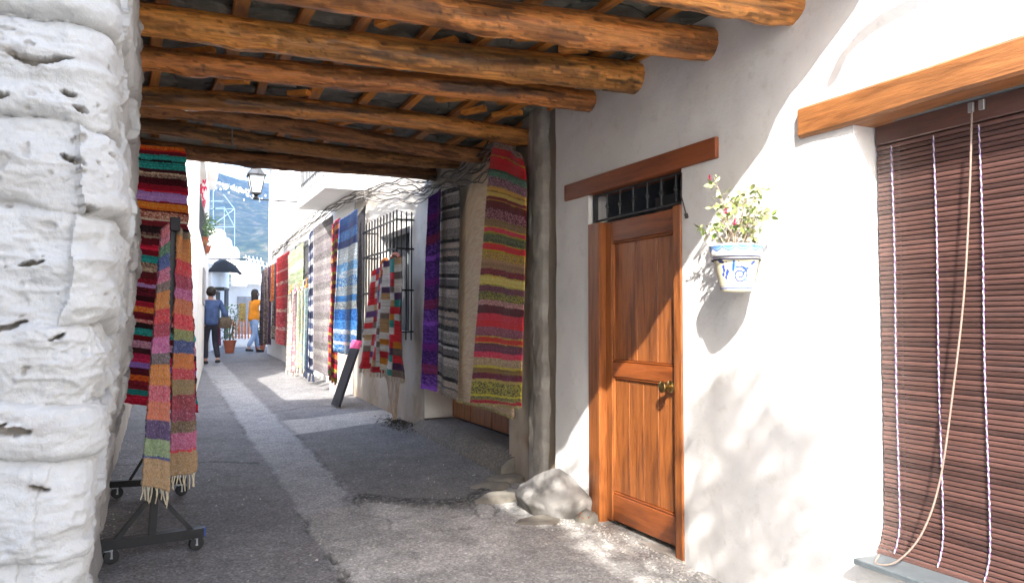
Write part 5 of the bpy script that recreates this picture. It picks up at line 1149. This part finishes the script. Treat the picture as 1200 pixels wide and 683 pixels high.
        put(m_.build('foliage', M['leaf']), T); m_ = MB()
        for k in range(6): m_.tube([p+Vector((0, 0, .3)), p+Vector((r.gauss(0, .1), r.gauss(0, .1), .34+hh*.7))], .008, 4)
        put(m_.build('stem', M['bark']), T)
    p = RY(255, 376, 21); q_ = RY(258, 376, 21)
    rug('hanging_scarf', 'small wine red scarf hung low on the left side near the walkers', 'scarf', p, q_, RY(253, 404, 21), RY(259, 405, 21), [(1, '7a2440', 'a05070')], 8, 30, .02, 1., 95)
far()

# ------------------------------------------------------------------ walkers
def person(label, base, head_dir, jacket, trousers, hair, pose, s=1.0):
    T = thing('person', label, 'person', tuple(base)); T.rotation_euler = (0, 0, 0)
    f = Vector((math.cos(head_dir), math.sin(head_dir), 0)); l = Vector((-f.y, f.x, 0)); up = Vector((0, 0, 1))
    W = lambda a, b_, c_: Vector(base)+(f*a+l*b_+up*c_)*s
    def skin(name, chains, mat, parent=None, lev=2):
        vs = []; es = []; rs = []; key = {}
        for ch in chains:
            last = None
            for (p, r_) in ch:
                k = tuple(round(x, 4) for x in p)
                if k not in key: key[k] = len(vs); vs.append(tuple(p)); rs.append(r_)
                if last is not None and last != key[k]: es.append((last, key[k]))
                last = key[k]
        me = bpy.data.meshes.new(name); me.from_pydata(vs, es, []); o = bpy.data.objects.new(name, me); C.objects.link(o)
        o.modifiers.new('s', 'SKIN'); 
        for i, r_ in enumerate(rs):
            r_ = r_ if hasattr(r_, '__len__') else (r_, r_); me.skin_vertices[0].data[i].radius = (r_[0]*s, r_[1]*s)
        me.skin_vertices[0].data[0].use_root = True
        b_ = o.modifiers.new('b', 'SUBSURF'); b_.levels = lev; b_.render_levels = lev
        dg = bpy.context.evaluated_depsgraph_get(); m2 = bpy.data.meshes.new_from_object(o.evaluated_get(dg)); bpy.data.objects.remove(o)
        m2.materials.clear(); m2.materials.append(mat); m2.polygons.foreach_set('use_smooth', [True]*len(m2.polygons))
        o = link(name, m2); put(o, parent or T); return o
    P_ = pose
    hip = W(0, 0, .95)
    body = [[(hip, .10), (W(.01, 0, 1.15), .11), (W(P_['lean'], 0, 1.38), (.13, .12)), (W(P_['lean']+.01, 0, 1.47), .055), (W(P_['lean']+.03, 0, 1.55), .06), (W(P_['lean']+.035, 0, 1.62), (.085, .09)), (W(P_['lean']+.03, 0, 1.7), .06)]]
    jk = [[(W(0, 0, .86), (.17, .17)), (hip+up*.0, (.18, .17)), (W(.01, 0, 1.15), (.15, .14)), (W(P_['lean'], 0, 1.36), (.16, .13)), (W(P_['lean'], 0, 1.44), .08)]]
    tr = [[(hip, (.15, .14)), (W(0, 0, .88), .14)]]
    for sd in (1, -1):
        sh = W(P_['lean'], sd*.19, 1.40); el, hd = P_['arm'][sd]; el = W(*el); hd = W(*hd)
        body.append([(W(P_['lean'], 0, 1.38), .12), (sh, .05), (el, .042), (hd, .028)])
        jk.append([(W(P_['lean'], 0, 1.36), .14), (sh, .075), (el, .062), (el.lerp(hd, .88), .045)])
        d = (hd-el).normalized(); sx = d.orthogonal().normalized(); sy = d.cross(sx)
        palm = hd+d*.05; body.append([(hd, .028), (palm, (.035, .02))])
        for k in range(4): e0 = palm+sx*(.018*(k-1.5)); body.append([(palm, (.035, .02)), (e0+d*.03, .009), (e0+d*(.06+.008*(k in (1, 2)))+sy*.008, .008), (e0+d*(.085)+sy*.02, .007)])
        body.append([(hd, .028), (hd+sx*.03+d*.03, .011), (hd+sx*.045+d*.06, .009)])
        kn, ft = P_['leg'][sd]; hp = W(0, sd*.09, .88); kn = W(*kn); ft = W(*ft)
        body.append([(hip, .10), (hp, .07), (kn, .05), (ft, .038), (ft+f*.14*s-up*.05*s, .03)])
        tr.append([(W(0, 0, .88), .14), (hp, .1), (kn, .075), (ft+up*.04, .06)])
        q = MB(); t0 = ft-up*.03*s-f*.05*s; q.tube([t0, t0+f*.1*s, t0+f*.2*s-up*.015*s], [.045*s, .05*s, .03*s], 8, True, .8); put(q.build('shoe', M['rubber'], auto=60), T)
    skin('body', body, M['skin']); skin('jacket', jk, jacket); skin('trousers', tr, trousers)
    hc = W(P_['lean']+.015, 0, 1.635); hm = MB()
    hm.lathe([(.02, .125), (.06, .11), (.09, .07), (.102, .02), (.1, -.03), (.085, -.07 if not P_.get('long') else -.2), (.05, -.09 if not P_.get('long') else -.28)], 18, Matrix.Translation(hc-f*.018) @ Matrix.Scale(1.0, 4)); put(hm.build('hair', hair, auto=70), T)
    q = MB(); hf = W(P_['lean']+.12, 0, 1.6); q.tube([hf+up*.03, hf+f*.012, hf-up*.005], [.006, .012, .01], 6); put(q.build('nose', M['skin'], auto=60), T)
    for sd in (1, -1):
        q = MB(); e = W(P_['lean']+.112, sd*.033, 1.635); q.lathe([(.002, -.006), (.008, 0), (.002, .006)], 8, Matrix.Translation(e)); put(q.build('eye', M['dark_in'], auto=60), T)
        q = MB(); e = W(P_['lean']+.03, sd*.09, 1.62); q.tube([e+up*.025, e+l*sd*.01, e-up*.025], [.006, .012, .006], 6); put(q.build('ear', M['skin'], auto=60), T)
    return T
hair = simple('dark_hair', (.02, .014, .01), .6); denim = simple('denim_jacket', (.06, .1, .22), .9, 0, .35, 8); dk = simple('dark_trousers', (.03, .03, .04), .9); ye = simple('mustard_jacket', (.75, .27, .02), .9, 0, .2, 8); lj = simple('light_jeans', (.28, .4, .62), .9, 0, .2, 8)
pL = Vector((1.15, 18.1, gz(18.1))); away = math.radians(100)
TL_ = person('walker in denim jacket and dark trousers beside the left rug', pL, away, denim, dk, hair, dict(lean=.05, arm={1: ((-.02, .27, 1.14), (.12, .24, .93)), -1: ((-.1, -.27, 1.15), (.02, -.36, .93))}, leg={1: ((.12, .1, .5), (.02, .1, .09)), -1: ((.02, -.1, .49), (-.22, -.1, .12))}), .98)
q = MB(); c_ = pL+Vector((.28, -.05, .95)); q.lathe([(.02, -.16), (.13, -.14), (.15, -.02), (.12, .08), (.04, .1)], 12, Matrix.Translation(c_) @ Matrix.Scale(.6, 4, (0, 1, 0))); q.tube([c_+Vector((-.08, 0, .08)), c_+Vector((0, 0, .26)), c_+Vector((.08, 0, .08))], .01, 5)
tag(q.build('brown_bag', M['bark'], auto=60), 'brown bag carried by the walker in denim', 'bag')
pR = Vector((2.43, 21.6, gz(21.6)))
person('walker in mustard jacket and pale jeans with one arm raised', pR, math.radians(20), ye, lj, hair, dict(lean=.03, long=True, arm={1: ((.12, .24, 1.2), (.3, .16, 1.1)), -1: ((.26, -.2, 1.42), (.5, -.16, 1.5))}, leg={1: ((.1, .09, .5), (.2, .09, .09)), -1: ((-.02, -.09, .49), (-.2, -.09, .12))}), .97)

# ------------------------------------------------------------------ unseen behind the camera: a house sized for its shade, a tree
Bk = thing('unseen_rear_house', 'unseen white house behind the viewpoint, sized to shade the lane', 'house', (-3, -3, 0))
q = MB(); q.box((-8, -3.3, -.4), (-1.6, .9, 5.95)); put(q.build('wall', M['far_white']), Bk)  # block added out of view, shaped by the shade it throws on lane and wall
back_ = -SUN/abs(SUN.z); q = MB()
q.tube([RX(px, py, XW)+back_*.55 for px, py in ((975, 95), (988, 66), (1006, 43), (1032, 22), (1070, 4), (1130, -18), (1220, -40))], .022, 6)
tag(q.build('overhead_cable', M['cable_dk'], auto=60), 'loose cable strung in front of the white wall above the window', 'cable')
q = MB(); r = random.Random(77)
for k in range(420):
    if r.random() < .6: x, y = 2.8-abs(r.gauss(0, .12)), r.uniform(3.2, 5.3)
    elif r.random() < .5: x, y = -.28+abs(r.gauss(0, .1)), r.uniform(5, 9)
    else: x, y = r.uniform(.2, 2.7), r.uniform(4, 7.5)
    z = ground_at(x, y)+.003; s_ = r.uniform(.004, .011); a_ = r.uniform(0, 6.3)
    q.add([(x+s_*math.cos(a_+t), y+s_*math.sin(a_+t), z-.003) for t in (0, 1.7, 3.3, 4.9)]+[(x+s_*.3, y, z+s_*.7)], [(0, 1, 4), (1, 2, 4), (2, 3, 4), (3, 0, 4)])
tag(q.build('ground_grit', M['plaster_rough']), 'small stones and grit scattered on the paving along the walls', 'grit', kind='stuff')
def shade_tree():
    T = thing('shade_tree', 'small leafy tree behind the viewpoint dappling the wall', 'tree', (-.9, -4.4, gz(-4.4)))
    r = random.Random(21); q = MB(); b0 = Vector((-.9, -4.4, gz(-4.4)-.05)); fk = Vector((-1., -3.9, 3.3)); q.tube([b0, b0+Vector((.05, .1, 1.7)), fk], [.12, .09, .07], 8)
    back = -SUN/abs(SUN.z); clumps = []
    wl = [(828, 480, .045), (822, 515, .06), (838, 545, .07), (866, 548, .05), (882, 505, .045), (888, 535, .04), (858, 595, .08), (905, 592, .06), (848, 632, .08), (892, 645, .07), (925, 610, .05), (938, 512, .03), (945, 655, .06), (826, 590, .06), (870, 470, .025), (868, 668, .08), (915, 560, .03), (842, 455, .02)]
    for k in range(len(wl)+22):
        if k < len(wl): p = RX(wl[k][0], wl[k][1], 2.82)
        else: p = Vector((r.uniform(1.8, 2.8), r.uniform(3.0, 5.2), 0))
        e = p+back*r.uniform(4.5, 5.5); clumps.append((e, wl[k][2] if k < len(wl) else r.uniform(.05, .13)))
    for e, s_ in clumps[::3]:
        m_ = fk.lerp(e, .5)+Vector((0, 0, .2)); q.tube([fk, m_, e], [.04, .02, .008], 5)
    put(q.build('trunk', M['bark'], auto=60), T); m_ = MB()
    for c_, s_ in clumps:
        for k in range(int(20+500*s_)):
            v = c_+Vector((r.gauss(0, s_), r.gauss(0, s_*1.3), r.gauss(0, s_))); a_ = r.uniform(.03, .06); d1 = Vector((r.uniform(-1, 1), r.uniform(-1, 1), r.uniform(-1, 1))).normalized(); d2 = d1.orthogonal().normalized()
            m_.add([v, v+d1*a_+d2*a_*.5, v+d1*a_*2, v+d1*a_-d2*a_*.5], [(0, 1, 2, 3)])
    put(m_.build('crown', M['leaf']), T)
shade_tree()

# ------------------------------------------------------------------ air
hz = MB(); hz.box((-3900, -2900, -61.5), (3900, 3900, 760)); ho = hz.build('haze', None); ho['kind'] = 'stuff'; ho['label'] = 'thin blue haze over the valley'; ho['category'] = 'haze'
m = bpy.data.materials.new('haze'); m.use_nodes = True; n = m.node_tree; n.nodes.remove(n.nodes['Principled BSDF']); pv = n.nodes.new('ShaderNodeVolumePrincipled')
pv.inputs['Color'].default_value = (.07, .28, .9, 1); pv.inputs['Density'].default_value = .0001; pv.inputs['Anisotropy'].default_value = 0
n.links.new(pv.outputs[0], n.nodes['Material Output'].inputs['Volume']); ho.data.materials.append(m)
